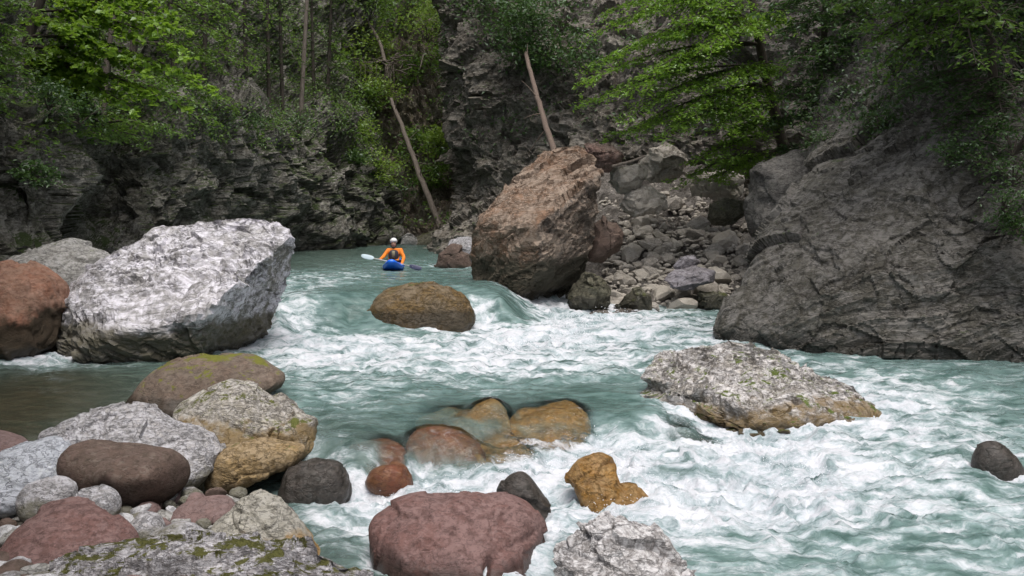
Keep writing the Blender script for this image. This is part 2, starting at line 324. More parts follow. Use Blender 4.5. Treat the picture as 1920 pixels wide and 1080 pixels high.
# ------------------------------------------------------------------ water surface from control points
# px, py, z, foam, clear, brown
WC = [(-300, 455, 1.4, 0, 0, .3), (560, 475, 1.36, .02, 0, .45), (650, 470, 1.36, .05, 0, .5), (740, 462, 1.36, .1, 0, .2), (820, 465, 1.36, .15, 0, 0), (800, 480, 1.35, .2, 0, 0),
      (560, 500, 1.35, .12, 0, .5), (640, 496, 1.35, .3, 0, .2), (600, 515, 1.35, .52, 0, 0), (680, 520, 1.35, .5, 0, 0), (760, 515, 1.35, .28, 0, 0), (860, 512, 1.33, .25, 0, 0), (790, 495, 1.35, .38, 0, 0),
      (540, 540, 1.32, .50, 0, 0), (610, 538, 1.31, .5, 0, 0), (650, 540, 1.30, .35, 0, 0), (700, 540, 1.30, .22, 0, 0), (790, 528, 1.32, .3, 0, 0), (870, 530, 1.28, .18, 0, 0), (900, 550, 1.18, .12, 0, 0),
      (520, 575, 1.15, .35, .1, 0), (570, 560, 1.22, .5, .1, 0), (570, 590, .85, .62, .2, 0), (640, 580, .98, .10, 0, 0), (680, 590, .85, .08, 0, 0), (690, 570, 1.05, .12, 0, 0), (655, 605, .7, .12, 0, 0), (665, 560, 1.17, .12, 0, 0),
      (500, 625, .55, .95, 0, 0), (560, 625, .55, .95, 0, 0), (640, 640, .5, .92, 0, 0), (720, 645, .48, .85, 0, 0), (800, 645, .48, .6, 0, 0),
      (905, 575, .9, .85, 0, 0), (935, 560, 1.1, .15, 0, 0), (960, 580, .85, .10, 0, 0), (985, 595, .62, .25, 0, 0), (920, 600, .62, .95, 0, 0), (880, 620, .5, .6, 0, 0),
      (1020, 570, .75, 1., 0, 0), (1060, 555, .72, 1., 0, 0), (1100, 580, .62, 1., 0, 0), (1020, 610, .55, .95, 0, 0), (1160, 575, .6, .75, 0, 0), (1220, 580, .58, .6, 0, 0), (1300, 570, .58, .35, 0, .2), (1300, 600, .54, .62, 0, 0), (1180, 610, .53, .8, 0, 0), (1260, 635, .5, .6, 0, 0),
      (560, 680, .47, .7, 0, 0), (660, 670, .47, .75, 0, 0), (760, 670, .48, .7, 0, 0), (900, 650, .48, .82, 0, 0), (960, 635, .5, .9, 0, 0), (1050, 660, .48, .72, 0, 0), (1150, 660, .48, .7, 0, 0), (1230, 660, .48, .62, 0, 0),
      (560, 710, .48, .5, 0, 0), (660, 715, .48, .45, 0, 0), (760, 715, .48, .5, 0, 0), (880, 690, .48, .68, 0, 0), (1000, 700, .48, .62, 0, 0), (1100, 700, .48, .55, 0, 0), (1190, 690, .48, .6, 0, 0),
      (560, 760, .48, .46, 0, 0), (660, 770, .48, .46, 0, .1), (760, 750, .48, .44, 0, 0), (900, 735, .48, .46, 0, 0), (1010, 735, .48, .3, 0, 0), (1120, 745, .47, .12, 0, 0), (1190, 735, .47, .28, 0, 0),
      (600, 810, .46, .25, .5, .5), (680, 815, .46, .25, .4, .3), (760, 790, .47, .2, .4, .1), (840, 752, .46, .2, .5, 0), (900, 762, .46, .15, .8, 0), (1020, 755, .46, .15, .7, 0), (1130, 775, .42, .05, .1, 0), (1180, 800, .30, .3, .2, 0), (1210, 770, .40, .4, .2, 0),
      (860, 800, .36, .35, .85, 0), (940, 800, .33, .3, .9, 0), (1040, 790, .36, .3, .8, 0), (970, 840, .08, .6, .4, 0), (1090, 810, .2, .5, .5, 0),
      (790, 830, .33, .25, .9, 0), (840, 860, .15, .35, .8, 0), (700, 835, .40, .4, .5, .2), (640, 850, .3, .45, .5, .2), (600, 890, .1, .6, .4, 0),
      (1120, 835, .08, .98, 0, 0), (1040, 830, .06, .95, 0, 0), (960, 870, .02, .9, .1, 0), (860, 895, .0, .85, .1, 0), (760, 890, .04, .8, .2, 0), (690, 920, .0, .85, .1, 0), (650, 960, -.03, .75, .1, 0), (760, 915, .0, .9, 0, 0),
      (1180, 860, .04, .95, 0, 0), (1260, 900, .0, .8, .1, 0), (1060, 880, .0, .85, .1, 0), (1130, 910, .0, .7, .2, 0), (1060, 940, -.03, .8, .1, 0), (1280, 850, .1, .7, .2, 0), (1250, 810, .22, .7, .1, 0), (1330, 800, .2, .85, 0, 0), (1380, 860, .05, .9, 0, 0),
      (640, 1010, -.05, .5, .5, .3), (620, 1050, -.05, .35, .6, .3), (680, 1060, -.05, .4, .5, .3), (1100, 970, -.05, .95, 0, 0), (1200, 970, -.05, .9, 0, 0), (1040, 1000, -.05, .7, .2, 0),
      (1450, 850, .05, .95, 0, 0), (1560, 850, .08, .7, 0, 0), (1660, 830, .15, .6, 0, 0), (1400, 930, .0, 1., 0, 0), (1500, 930, .0, 1., 0, 0), (1620, 920, .0, .75, 0, 0), (1740, 900, .03, .68, 0, 0), (1880, 900, .02, .55, 0, 0),
      (1300, 950, -.02, .95, 0, 0), (1320, 1010, -.05, .6, 0, 0), (1400, 1000, -.05, .68, 0, 0), (1500, 990, -.05, .7, 0, 0), (1620, 1000, -.05, .5, 0, 0), (1760, 980, -.03, .5, 0, 0), (1900, 980, -.03, .55, 0, 0),
      (1360, 1070, -.08, .38, 0, 0), (1500, 1060, -.08, .5, 0, 0), (1650, 1060, -.08, .58, 0, 0), (1800, 1070, -.08, .48, 0, 0), (1950, 1060, -.08, .5, 0, 0), (1500, 1300, -.1, .6, 0, 0), (900, 1400, -.1, .4, .3, 0), (2400, 1100, -.1, .6, 0, 0), (300, 1500, -.1, .2, .5, .3),
      (1520, 690, .45, .45, 0, 0), (1640, 690, .44, .42, 0, 0), (1760, 685, .44, .4, 0, 0), (1900, 690, .43, .35, 0, 0), (1560, 690, .44, .5, 0, 0), (1640, 730, .4, .75, 0, 0), (1700, 760, .3, .82, 0, 0), (1760, 730, .38, .5, 0, 0), (1860, 740, .34, .45, 0, 0), (1900, 790, .25, .4, 0, 0), (1700, 800, .2, .72, 0, 0), (1790, 790, .26, .6, 0, 0), (1780, 850, .22, .62, .1, 0), (1850, 840, .18, .6, .2, 0), (1340, 650, .49, .6, 0, 0), (2300, 720, .4, .5, 0, 0),
      (400, 930, -.15, .1, .4, .3), (300, 960, -.15, 0, .4, .3), (150, 980, -.15, 0, .4, .3), (20, 1000, -.15, 0, .4, .3), (470, 960, -.12, .2, .4, .3), (200, 900, -.1, 0, .4, .3), (-200, 960, -.15, 0, .4, .3), (350, 900, -.1, 0, .4, .3), (20, 672, .55, .75, 0, 0), (80, 668, .55, .9, 0, 0), (90, 645, .85, .8, 0, 0), (30, 690, .5, .25, .3, .6), (120, 700, .48, .02, .35, .9), (0, 740, .48, 0, .35, 1), (120, 760, .48, 0, .35, 1), (260, 720, .48, .06, .2, .6), (330, 700, .48, .12, .1, .4), (420, 690, .48, .2, 0, .2), (480, 690, .47, .6, 0, 0), (30, 810, .48, 0, .35, 1), (200, 740, .48, .03, .3, .8), (-400, 750, .48, 0, .3, 1), (480, 740, .48, .3, .2, .3)]
W0 = np.array([PZ(a, b, z) for a, b, z, *_ in WC]); WV = np.array([c[2:] for c in WC])
def wq(p): return np.stack([p[:, 0] / p[:, 1] * 10, np.log(p[:, 1]) * 5.5], 1)
_q = wq(W0); _K = np.linalg.norm(_q[:, None] - _q[None], axis=2); np.fill_diagonal(_K, -0.10)
_A = np.block([[_K, np.ones((len(_q), 1))], [np.ones((1, len(_q))), np.zeros((1, 1))]])
_W = np.linalg.solve(_A, np.vstack([WV, np.zeros((1, 4))]))
def wfield(p):
    q = wq(p); out = np.zeros((len(p), 4))
    for s in range(0, len(p), 40000):
        k = np.linalg.norm(q[s:s + 40000, None] - _q[None], axis=2); out[s:s + 40000] = k @ _W[:-1] + _W[-1]
    z = out[:, 0]                      # level pools with short steep drops between them
    z = np.where(z > .52, .52 + .80 * sstep(.10, .80, (z - .52) / .80) + np.maximum(z - 1.32, 0), z)
    z = np.where((z > .0) & (z < .46) & (p[:, 0] < 2.2), .46 * (.35 * z / .46 + .65 * sstep(.15, .80, z / .46)), z)
    out[:, 0] = z
    out[:, 1:] = np.clip(out[:, 1:], 0, 1); return out
# ------------------------------------------------------------------ riverbed and gravel bank
def bedz(p):
    z = wfield(p)[:, 0] - .55
    bank = sstep(-1.55, -2.6, p[:, 0] + (p[:, 1] - 8) * .12) * sstep(11.3, 10.2, p[:, 1])
    z = z * (1 - bank) + bank * (.16 + .12 * np.clip((9.5 - p[:, 1]) / 2, 0, 1.5)); b2 = sstep(7.6, 6.4, p[:, 1]) * sstep(1.2, .3, p[:, 0])
    return np.maximum(z, b2 * .35 - .4 * (1 - b2))
ny, nx = 130, 120
by = 1.0 * (64 / 1.0) ** np.linspace(0, 1, ny); bx = np.linspace(-1, 1, nx)
BX = np.sign(bx)[None] * np.minimum(np.abs(bx)[None] * np.maximum(by * .8, 9)[:, None], 17); BY = np.repeat(by[:, None], nx, 1)
bp2 = np.stack([BX.ravel(), np.maximum(BY.ravel(), 1)], 1); bz = bedz(np.maximum(bp2, [-1e9, 4.5]))
b3 = np.stack([bp2[:, 0], bp2[:, 1], bz], 1); b3[:, 2] += .05 * fbm(b3 * 3, 3, 7)
ii = np.arange(ny * nx).reshape(ny, nx)
M_bed = rock_mat('riverbed_gravel', (.12, .10, .075), (.08, .07, .05), light=(.28, .26, .23), scale=3, bump=.8)
obj('riverbed', mesh('riverbed', b3, np.stack([ii[:-1, :-1].ravel(), ii[:-1, 1:].ravel(), ii[1:, 1:].ravel(), ii[1:, :-1].ravel()], 1)), M_bed, kind='structure')

# ------------------------------------------------------------------ boulders
DRAPE = []; SHORE = []
def boulder(name, label, outline, D, depth, mat, sub=5, hints=None, q=1.0, box=.8, big=.05, mid=.03, fine=.012, lay=0.0, ldir=(.4, .1, 1), blocks=0.0, bfreq=1.0,
            cracks=(), angular=False, planes=(), cuts=0, fiss=0.0, drape=False, seed=1, cat='boulder', group=None, parent=None, lip=0.0, freq=1.0):
    """solid body whose widest outline passes through the given outline at distance D; depth = half thickness along the view"""
    o2 = np.array(outline, float); c2 = o2.mean(0)
    cut0 = .72
    if name == 'rubble_block': cuts, cut0 = 18, .42
    e = np.roll(o2, -1, 0); ar = (o2[:, 0] * e[:, 1] - e[:, 0] * o2[:, 1]); c2 = np.array([((o2[:, 0] + e[:, 0]) * ar).sum(), ((o2[:, 1] + e[:, 1]) * ar).sum()]) / (3 * ar.sum())
    # dense smooth outline
    if angular or name in ('rubble_block', 'bank_rock'):      # straight sided outline with uneven edges
        q2 = np.vstack([o2, o2[:1]]); u_ = np.linspace(0, len(o2), len(o2) * 12, endpoint=False); o2 = np.stack([np.interp(u_, np.arange(len(q2)), q2[:, k]) for k in (0, 1)], 1)
    else: o2 = spl(np.vstack([o2[-1:], o2, o2[:2]]), (len(o2) + 2) * 10 + 1, 0)[10:-10]
    ang = np.arctan2(o2[:, 1] - c2[1], o2[:, 0] - c2[0]); rad = np.hypot(o2[:, 0] - c2[0], o2[:, 1] - c2[1])
    k = np.argsort(ang); ang, rad = ang[k], rad[k]; ang = np.r_[ang - 2 * math.pi, ang, ang + 2 * math.pi]; rad = np.r_[rad, rad, rad]
    v, f = ico(sub); v = v.copy(); rc = random.Random(seed * 7 + 1)
    for _ in range(cuts):
        n_ = np.array([rc.gauss(0, .8), -abs(rc.gauss(0, .8)) - .3, rc.gauss(.2, .8)]); n_ /= np.linalg.norm(n_); v -= np.maximum(v @ n_ - rc.uniform(cut0, cut0 + .25), 0)[:, None] * n_
    th = np.arctan2(-v[:, 2], v[:, 0]); rho = np.hypot(v[:, 0], v[:, 2])
    rr_ = np.interp(th, ang, rad) * rho ** box
    pp = np.stack([c2[0] + rr_ * np.cos(th), c2[1] + rr_ * np.sin(th)], 1)
    yy = np.sign(v[:, 1]) * np.abs(v[:, 1]) ** q * depth
    sc = D / F; a = (c2[1] - pp[:, 1]) * sc
    if hints:
        h = np.array(hints, float); hp = h[:, :2] / 100; Kh = np.linalg.norm(hp[:, None] - hp[None], axis=2); np.fill_diagonal(Kh, -.02)
        AA = np.block([[Kh, np.ones((len(h), 1))], [np.ones((1, len(h))), np.zeros((1, 1))]]); ww = np.linalg.solve(AA, np.r_[h[:, 2], 0])
        off = np.linalg.norm(pp[:, None] / 100 - hp[None], axis=2) @ ww[:-1] + ww[-1]
    else: off = lip * a      # lean back with height
    if planes:                # flat faces: each through three points (pixel column, row, offset in metres)
        fs = []
        for tri in planes:
            T = np.array(tri, float); cf = np.linalg.solve(np.c_[T[:, :2], np.ones(3)], T[:, 2]); fs.append(pp @ cf[:2] + cf[2] + .10 * vnoise(np.c_[pp / 60, np.full(len(pp), len(fs) * 3.7)], seed + 5))
        fs = np.array(fs); off = np.log(np.exp(np.clip(fs, -6, 6) * 14).sum(0)) / 14
    A0 = (pp[:, 0] - 960); B0 = -(pp[:, 1] - 540); d1 = F * CP + B0 * SP; t = (D + off) / d1
    X = np.stack([A0 * t, D + off + yy, CAMZ + (-F * SP + B0 * CP) * t], 1)
    if drape: X[:, 2] -= np.maximum(v[:, 1], 0) * .45
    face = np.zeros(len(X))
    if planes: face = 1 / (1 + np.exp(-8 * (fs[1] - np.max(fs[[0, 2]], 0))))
    n = vnormals(X, f)
    ld = np.array(ldir) / np.linalg.norm(ldir); XW = X + .12 * np.stack([vnoise(X * 2.1, seed + 61), vnoise(X * 2.1, seed + 62), vnoise(X * 2.1, seed + 63)], 1)
    XW = XW + ld * (XW @ ld)[:, None] * (1.2 if lay else 0)
    rgh = sstep(-.35, .45, fbm(X * 1.3, 3, seed + 91))          # rough and smooth areas
    dd = big * fbm(X * 1.1 * freq, 3, seed) + mid * 1.9 * facet(XW * 1.15 * freq, seed + 4) + mid * 1.0 * facet(XW * 2.7 * freq, seed + 14) * (.4 + .8 * rgh) + fine * 1.3 * facet(XW * 7.5 * freq, seed + 24) * rgh + fine * .5 * fbm(X * 14, 2, seed + 8) * rgh
    if fiss:
        for fs_, w_, dp_ in ((1.0, .035, 1.0), (2.3, .05, .55)):
            nn1 = vnoise(XW * fs_ + 3.3, seed + 71) + .35 * vnoise(XW * fs_ * 3.1, seed + 72); dd = dd - fiss * dp_ * np.exp(-(nn1 / w_) ** 2) * sstep(-.3, .4, vnoise(X * .9, seed + 73))
    if lay:
        qq = X + .16 * np.stack([vnoise(X * 1.6, seed + 41), vnoise(X * 1.6, seed + 42), vnoise(X * 1.6, seed + 43)], 1)
        h = qq @ ld * 5 * freq; fr = h - np.floor(h)
        dd = dd + lay * (fr ** 2 - .4) + lay * _hf(np.floor(h).astype(np.int64), np.floor(vnoise(X * 1.7, seed + 3) * 3).astype(np.int64), np.zeros(len(X), np.int64), seed) * .7
    if blocks:
        w_ = X * 2.2 * bfreq; w_ = w_ + .3 * np.stack([vnoise(X * 3, seed + 51), vnoise(X * 3, seed + 52), vnoise(X * 3, seed + 53)], 1)
        f1, f2, c = worley(w_, seed); dd = dd + blocks * (c * .5 + np.minimum((f2 - f1) * 3.5, 1) * .7 - .5)
    for line, wid, dep in cracks:
        ln = np.array(line, float); best = np.full(len(pp), 1e9)
        for s0, s1 in zip(ln[:-1], ln[1:]):
            e = s1 - s0; tt = np.clip(((pp - s0) @ e) / (e @ e), 0, 1); best = np.minimum(best, np.linalg.norm(pp - s0 - tt[:, None] * e, axis=1))
        dd = dd - dep * np.exp(-(best / wid) ** 2) * (v[:, 1] < .2)
    X = X + n * dd[:, None]
    if drape: DRAPE.append(X)
    else: SHORE.append(X)
    base = np.array([X[:, 0].mean(), X[:, 1].mean(), X[:, 2].min()])
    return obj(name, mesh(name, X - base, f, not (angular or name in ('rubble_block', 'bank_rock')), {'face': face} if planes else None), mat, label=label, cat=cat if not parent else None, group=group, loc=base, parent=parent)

RM = rock_mat
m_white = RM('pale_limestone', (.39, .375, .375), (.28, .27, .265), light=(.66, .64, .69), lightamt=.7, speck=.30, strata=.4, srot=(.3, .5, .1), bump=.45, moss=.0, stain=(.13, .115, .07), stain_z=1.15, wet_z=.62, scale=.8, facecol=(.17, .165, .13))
m_white2 = RM('pale_craggy_limestone', (.37, .34, .305), (.26, .235, .205), light=(.62, .59, .58), lightamt=.75, speck=.45, strata=.4, bump=.8, moss=.26, stain=(.24, .16, .06), stain_z=.42, wet_z=.2, scale=1.6, seed=3, mosscol=(.06, .08, .015))
m_white3 = RM('pale_rough_limestone', (.33, .31, .30), (.22, .20, .19), light=(.62, .60, .60), lightamt=.6, speck=.42, strata=.4, bump=.7, scale=1.8, seed=4, wet_z=.0)
m_fgwhite = RM('pale_speckled_stone', (.34, .33, .335), (.24, .225, .215), light=(.52, .51, .54), lightamt=.55, speck=.45, strata=.15, bump=.7, scale=2.2, seed=5, stain=(.16, .15, .10), stain_z=.38)
m_moswhite = RM('mossy_pale_stone', (.35, .32, .28), (.24, .22, .17), light=(.55, .52, .49), lightamt=.5, moss=.30, strata=.2, bump=.8, scale=1.8, seed=9, stain=(.26, .17, .06), stain_z=.62, mosscol=(.07, .075, .018))
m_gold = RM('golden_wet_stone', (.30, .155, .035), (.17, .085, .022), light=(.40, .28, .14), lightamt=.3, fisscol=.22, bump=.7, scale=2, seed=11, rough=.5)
m_goldmid = RM('golden_brown_boulder', (.16, .10, .035), (.085, .06, .025), light=(.26, .20, .14), lightamt=.35, moss=.10, bump=.8, scale=1.6, seed=12, rough=.6, wet_z=.95)
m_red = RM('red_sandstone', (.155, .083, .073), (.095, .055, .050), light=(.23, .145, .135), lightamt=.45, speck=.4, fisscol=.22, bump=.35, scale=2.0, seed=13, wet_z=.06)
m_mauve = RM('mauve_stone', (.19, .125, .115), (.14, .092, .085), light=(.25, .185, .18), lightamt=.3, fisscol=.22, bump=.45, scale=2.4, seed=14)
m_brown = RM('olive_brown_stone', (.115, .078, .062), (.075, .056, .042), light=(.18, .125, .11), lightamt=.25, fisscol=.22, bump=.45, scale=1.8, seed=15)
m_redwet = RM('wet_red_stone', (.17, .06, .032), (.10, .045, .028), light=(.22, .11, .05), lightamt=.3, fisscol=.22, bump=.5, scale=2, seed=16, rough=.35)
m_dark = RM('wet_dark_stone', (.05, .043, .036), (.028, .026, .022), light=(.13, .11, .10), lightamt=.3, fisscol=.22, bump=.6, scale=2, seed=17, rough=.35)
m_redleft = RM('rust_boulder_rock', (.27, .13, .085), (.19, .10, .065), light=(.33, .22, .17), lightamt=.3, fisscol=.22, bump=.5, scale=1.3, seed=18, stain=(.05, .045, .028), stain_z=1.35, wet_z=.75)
m_grey = RM('grey_boulder_rock', (.30, .29, .27), (.21, .205, .185), light=(.45, .44, .43), lightamt=.4, moss=.08, bump=.6, scale=1.4, seed=19)
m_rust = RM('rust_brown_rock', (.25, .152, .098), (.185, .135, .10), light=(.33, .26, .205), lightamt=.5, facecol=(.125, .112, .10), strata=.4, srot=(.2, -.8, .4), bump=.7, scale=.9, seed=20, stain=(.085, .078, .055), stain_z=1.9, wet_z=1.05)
m_scree = RM('rubble_rock', (.33, .295, .255), (.23, .207, .175), light=(.42, .39, .36), lightamt=.4, bump=.6, scale=2.0, seed=21, rand=.7)
m_screemoss = RM('mossy_rubble_rock', (.11, .10, .07), (.075, .072, .045), light=(.2, .19, .15), lightamt=.3, moss=.30, bump=.7, scale=1.4, seed=22, mosscol=(.045, .05, .014), wet_z=.9)
m_pink = RM('pinkish_block_rock', (.22, .14, .115), (.14, .10, .08), light=(.28, .22, .19), lightamt=.3, bump=.6, scale=1.2, seed=23)
m_lav = RM('lavender_slab_rock', (.17, .155, .165), (.11, .10, .105), light=(.33, .31, .34), lightamt=.4, bump=.6, scale=1.6, seed=24)
m_bottom = RM('mossy_ridged_limestone', (.36, .34, .35), (.20, .18, .17), light=(.60, .58, .61), lightamt=.6, moss=.34, strata=.75, srot=(.25, .15, .2), bump=1.0, scale=2.6, seed=25, mosscol=(.06, .06, .015))

bo = boulder
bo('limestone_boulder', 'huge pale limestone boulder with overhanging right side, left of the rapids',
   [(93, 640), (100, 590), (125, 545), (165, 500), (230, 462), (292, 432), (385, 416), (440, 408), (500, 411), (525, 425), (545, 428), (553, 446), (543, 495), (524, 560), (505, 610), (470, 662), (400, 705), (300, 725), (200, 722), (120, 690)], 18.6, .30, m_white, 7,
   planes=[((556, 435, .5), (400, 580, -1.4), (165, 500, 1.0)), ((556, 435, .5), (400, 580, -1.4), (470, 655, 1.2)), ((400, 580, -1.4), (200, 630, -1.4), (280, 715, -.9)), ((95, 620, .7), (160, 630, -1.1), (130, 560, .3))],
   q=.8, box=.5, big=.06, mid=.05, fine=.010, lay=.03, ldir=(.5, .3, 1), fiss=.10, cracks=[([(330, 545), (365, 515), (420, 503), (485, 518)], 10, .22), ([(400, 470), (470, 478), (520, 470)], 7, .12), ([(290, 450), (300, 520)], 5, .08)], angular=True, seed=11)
bo('rust_boulder', 'rust red boulder with dark mossy foot at the left edge', [(-130, 570), (-70, 520), (0, 504), (50, 497), (95, 515), (118, 552), (112, 605), (88, 655), (30, 690), (-70, 700), (-130, 650)], 18.2, 1.0, m_redleft, 6, big=.10, mid=.06, lip=.4, seed=12)
bo('grey_boulder', 'rounded grey boulder behind the rust red boulder', [(5, 535), (22, 488), (85, 461), (138, 454), (178, 476), (203, 502), (190, 570), (100, 600), (20, 590)], 20.5, .9, m_grey, 6, big=.08, mid=.06, lip=.5, seed=13)
bo('golden_boulder', 'golden brown boulder standing in the upper drop', [(694, 610), (700, 566), (722, 546), (768, 535), (820, 532), (862, 546), (882, 575), (888, 612), (865, 640), (790, 655), (715, 650)], 22.25, .65, m_goldmid, 6, box=.65, big=.05, mid=.03, fine=.015, lip=.3, seed=14)
bo('submerged_rock', 'dark wet rock under the fall beside the pale boulder', [(535, 600), (548, 572), (585, 562), (615, 575), (625, 605), (610, 640), (550, 645)], 22.0, .2,  m_dark, 5, big=.06, mid=.04, lip=2.0, seed=15, drape=True, cat='rock')
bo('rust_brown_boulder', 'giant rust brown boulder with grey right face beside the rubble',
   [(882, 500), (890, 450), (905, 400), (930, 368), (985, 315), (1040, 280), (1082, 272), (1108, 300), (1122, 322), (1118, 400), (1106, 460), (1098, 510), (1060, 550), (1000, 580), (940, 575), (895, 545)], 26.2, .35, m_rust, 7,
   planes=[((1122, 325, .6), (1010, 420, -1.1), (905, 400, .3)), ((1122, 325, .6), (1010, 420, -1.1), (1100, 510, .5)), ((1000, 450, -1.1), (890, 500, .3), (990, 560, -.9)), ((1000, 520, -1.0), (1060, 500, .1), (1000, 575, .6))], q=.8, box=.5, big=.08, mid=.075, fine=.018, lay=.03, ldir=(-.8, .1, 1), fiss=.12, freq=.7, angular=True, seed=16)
# blocks round the rubble
sb = 'rock'
bo('rubble_block', 'pinkish block lying on top of the giant rust brown boulder', [(1085, 285), (1100, 267), (1140, 265), (1178, 290), (1165, 305), (1130, 318), (1100, 305)], 28.6, .6, m_pink, 5, box=.6, big=.1, mid=.06, blocks=.06, seed=31, cat=sb)
bo('rubble_block', 'squarish grey brown block under the pinkish block', [(1128, 345), (1140, 318), (1175, 303), (1215, 306), (1222, 330), (1195, 352), (1150, 364)], 29, .6, m_scree, 5, box=.55, big=.1, mid=.06, blocks=.08, seed=32, cat=sb)
bo('rubble_block', 'dark broad block above the rubble, right of the squarish block', [(1195, 300), (1215, 275), (1260, 270), (1300, 290), (1300, 330), (1255, 345), (1210, 340)], 32, .8, m_scree, 5, box=.55, big=.12, mid=.08, blocks=.1, seed=33, cat=sb)
bo('rubble_block', 'wide grey block at the upper left of the rubble', [(1160, 385), (1175, 355), (1225, 345), (1265, 362), (1260, 395), (1210, 410), (1170, 405)], 29, .5, m_scree, 5, box=.6, big=.1, mid=.06, blocks=.06, seed=34, cat=sb)
bo('rubble_block', 'upright reddish slab leaning on the right side of the giant boulder', [(1104, 490), (1108, 415), (1130, 400), (1165, 408), (1176, 440), (1165, 475), (1130, 500)], 27.2, .5, m_brown, 5, box=.6, big=.06, mid=.03, seed=35, cat=sb)
bo('rubble_block', 'long dark block with leaves above it at the top of the rubble', [(1285, 350), (1300, 325), (1345, 315), (1390, 335), (1395, 365), (1345, 378), (1295, 372)], 32, .6, m_scree, 5, box=.6, big=.1, mid=.08, blocks=.08, seed=36, cat=sb)
bo('rubble_block', 'round mossy dark block in the upper right of the rubble', [(1318, 415), (1330, 380), (1360, 370), (1395, 378), (1408, 402), (1385, 425), (1340, 430)], 30.3, .5, m_screemoss, 5, big=.05, mid=.03, seed=37, cat=sb)
bo('rubble_block', 'mossy wet block where the rubble meets the white water', [(1056, 555), (1070, 530), (1100, 513), (1135, 520), (1155, 548), (1150, 585), (1100, 592), (1060, 580)], 26, .5, m_screemoss, 5, big=.06, mid=.05, blocks=.05, seed=38, cat=sb)
bo('rubble_block', 'low flat wet block at the waterline of the rubble', [(1145, 575), (1165, 548), (1200, 540), (1230, 556), (1235, 590), (1180, 595)], 26.3, .4, m_screemoss, 5, big=.06, mid=.04, seed=39, cat=sb)
bo('rubble_block', 'lavender grey slab with a dark underside low in the rubble', [(1242, 525), (1262, 506), (1310, 500), (1350, 508), (1345, 530), (1300, 547), (1262, 545)], 26.6, .5, m_lav, 5, box=.55, big=.06, mid=.03, lip=.8, seed=40, cat=sb)
bo('rubble_block', 'small lavender block right above the lavender slab', [(1262, 502), (1275, 482), (1305, 478), (1318, 490), (1300, 505), (1275, 512)], 27.3, .3, m_lav, 4, box=.6, big=.06, mid=.03, seed=41, cat=sb)
bo('rubble_block', 'brown wet block touching the foot of the right cliff', [(1300, 575), (1310, 548), (1345, 535), (1365, 550), (1360, 590), (1320, 592)], 26.5, .4, m_screemoss, 5, big=.06, mid=.05, seed=42, cat=sb)
bo('cliff_spur', 'smooth light grey rock spur behind the right cliff', [(1402, 395), (1405, 350), (1420, 305), (1500, 285), (1550, 320), (1540, 400), (1480, 450), (1435, 462), (1412, 430)], 28, 1.2, rock_mat('grey_spur_rock', (.14, .13, .12), (.10, .095, .085), light=(.2, .19, .18), lightamt=.3, seed=26, bump=.6), 6, big=.15, mid=.05, seed=43, cat='rock')
bo('bank_rock', 'white topped rock left of the giant rust brown boulder', [(838, 480), (846, 455), (870, 447), (895, 455), (895, 500), (850, 505)], 33.5, .5, m_fgwhite, 5, box=.6, big=.08, mid=.05, seed=44, cat=sb)
bo('bank_rock', 'low brown rock at the waterline left of the giant boulder', [(815, 500), (822, 475), (850, 462), (880, 475), (888, 505), (850, 515)], 32.4, .5, m_brown, 5, big=.08, mid=.05, seed=45, cat=sb)
bo('bank_rock', 'small pale rock on the far bank behind the kayaker', [(748, 460), (752, 443), (765, 437), (780, 446), (782, 462), (765, 468)], 51, .4, m_grey, 4, big=.06, mid=.06, seed=46, cat=sb)
bo('mossy_knoll', 'low mossy mound on the far bank below the leaning log', [(772, 462), (785, 442), (810, 432), (835, 440), (842, 466), (810, 474)], 51.5, .8, m_screemoss, 5, big=.1, mid=.06, seed=47, cat='mound')
# right middle
bo('craggy_boulder', 'craggy whitish boulder with golden lower lip in the middle of the right channel',
   [(1210, 735), (1218, 695), (1255, 662), (1310, 650), (1365, 645), (1420, 652), (1472, 668), (1498, 692), (1560, 712), (1615, 742), (1648, 775), (1658, 808), (1630, 850), (1540, 860), (1430, 850), (1350, 815), (1260, 790), (1218, 770)], 14.2, .22, m_white2, 7,
   planes=[((1310, 650, 1.2), (1560, 712, .6), (1480, 795, -.8)), ((1420, 800, -.7), (1650, 800, -.5), (1540, 855, -.75)), ((1215, 740, .3), (1400, 800, -.7), (1260, 780, 0))], q=.8, box=.5, big=.05, mid=.075, fine=.016, lay=.03, ldir=(.5, .2, 1), fiss=.10, cracks=[([(1400, 800), (1500, 795), (1600, 790), (1650, 795)], 6, .08), ([(1390, 790), (1430, 740), (1500, 690)], 8, .08)], angular=True, seed=51)
bo('dark_rock', 'small dark wet rock at the right edge of the rapids', [(1828, 870), (1835, 845), (1860, 833), (1890, 848), (1912, 872), (1925, 905), (1880, 920), (1835, 905)], 11.6, .25, m_dark, 5, big=.03, mid=.02, seed=52, cat=sb)
bo('golden_submerged_rock', 'golden rock under thin running water in the middle of the second drop', [(775, 805), (805, 772), (850, 757), (912, 762), (942, 785), (968, 812), (1000, 858), (900, 885), (815, 865)], 12.68, .2, m_gold, 6, big=.10, mid=.05, lip=2.2, seed=53, drape=True, cat=sb)
bo('golden_submerged_rock', 'paler golden rock under water just right of the brighter one', [(950, 800), (975, 772), (1020, 760), (1062, 752), (1092, 775), (1112, 812), (1080, 845), (1020, 850), (975, 838)], 13.15, .2, m_gold, 5, big=.10, mid=.05, lip=2.2, seed=54, drape=True, cat=sb)
bo('red_submerged_rock', 'rust red wet rock in front of the golden submerged rock', [(765, 850), (775, 812), (810, 797), (860, 808), (900, 835), (908, 870), (860, 900), (800, 895)], 12.0, .25, m_redwet, 5, big=.03, mid=.02, lip=.7, drape=True, seed=55, cat=sb)
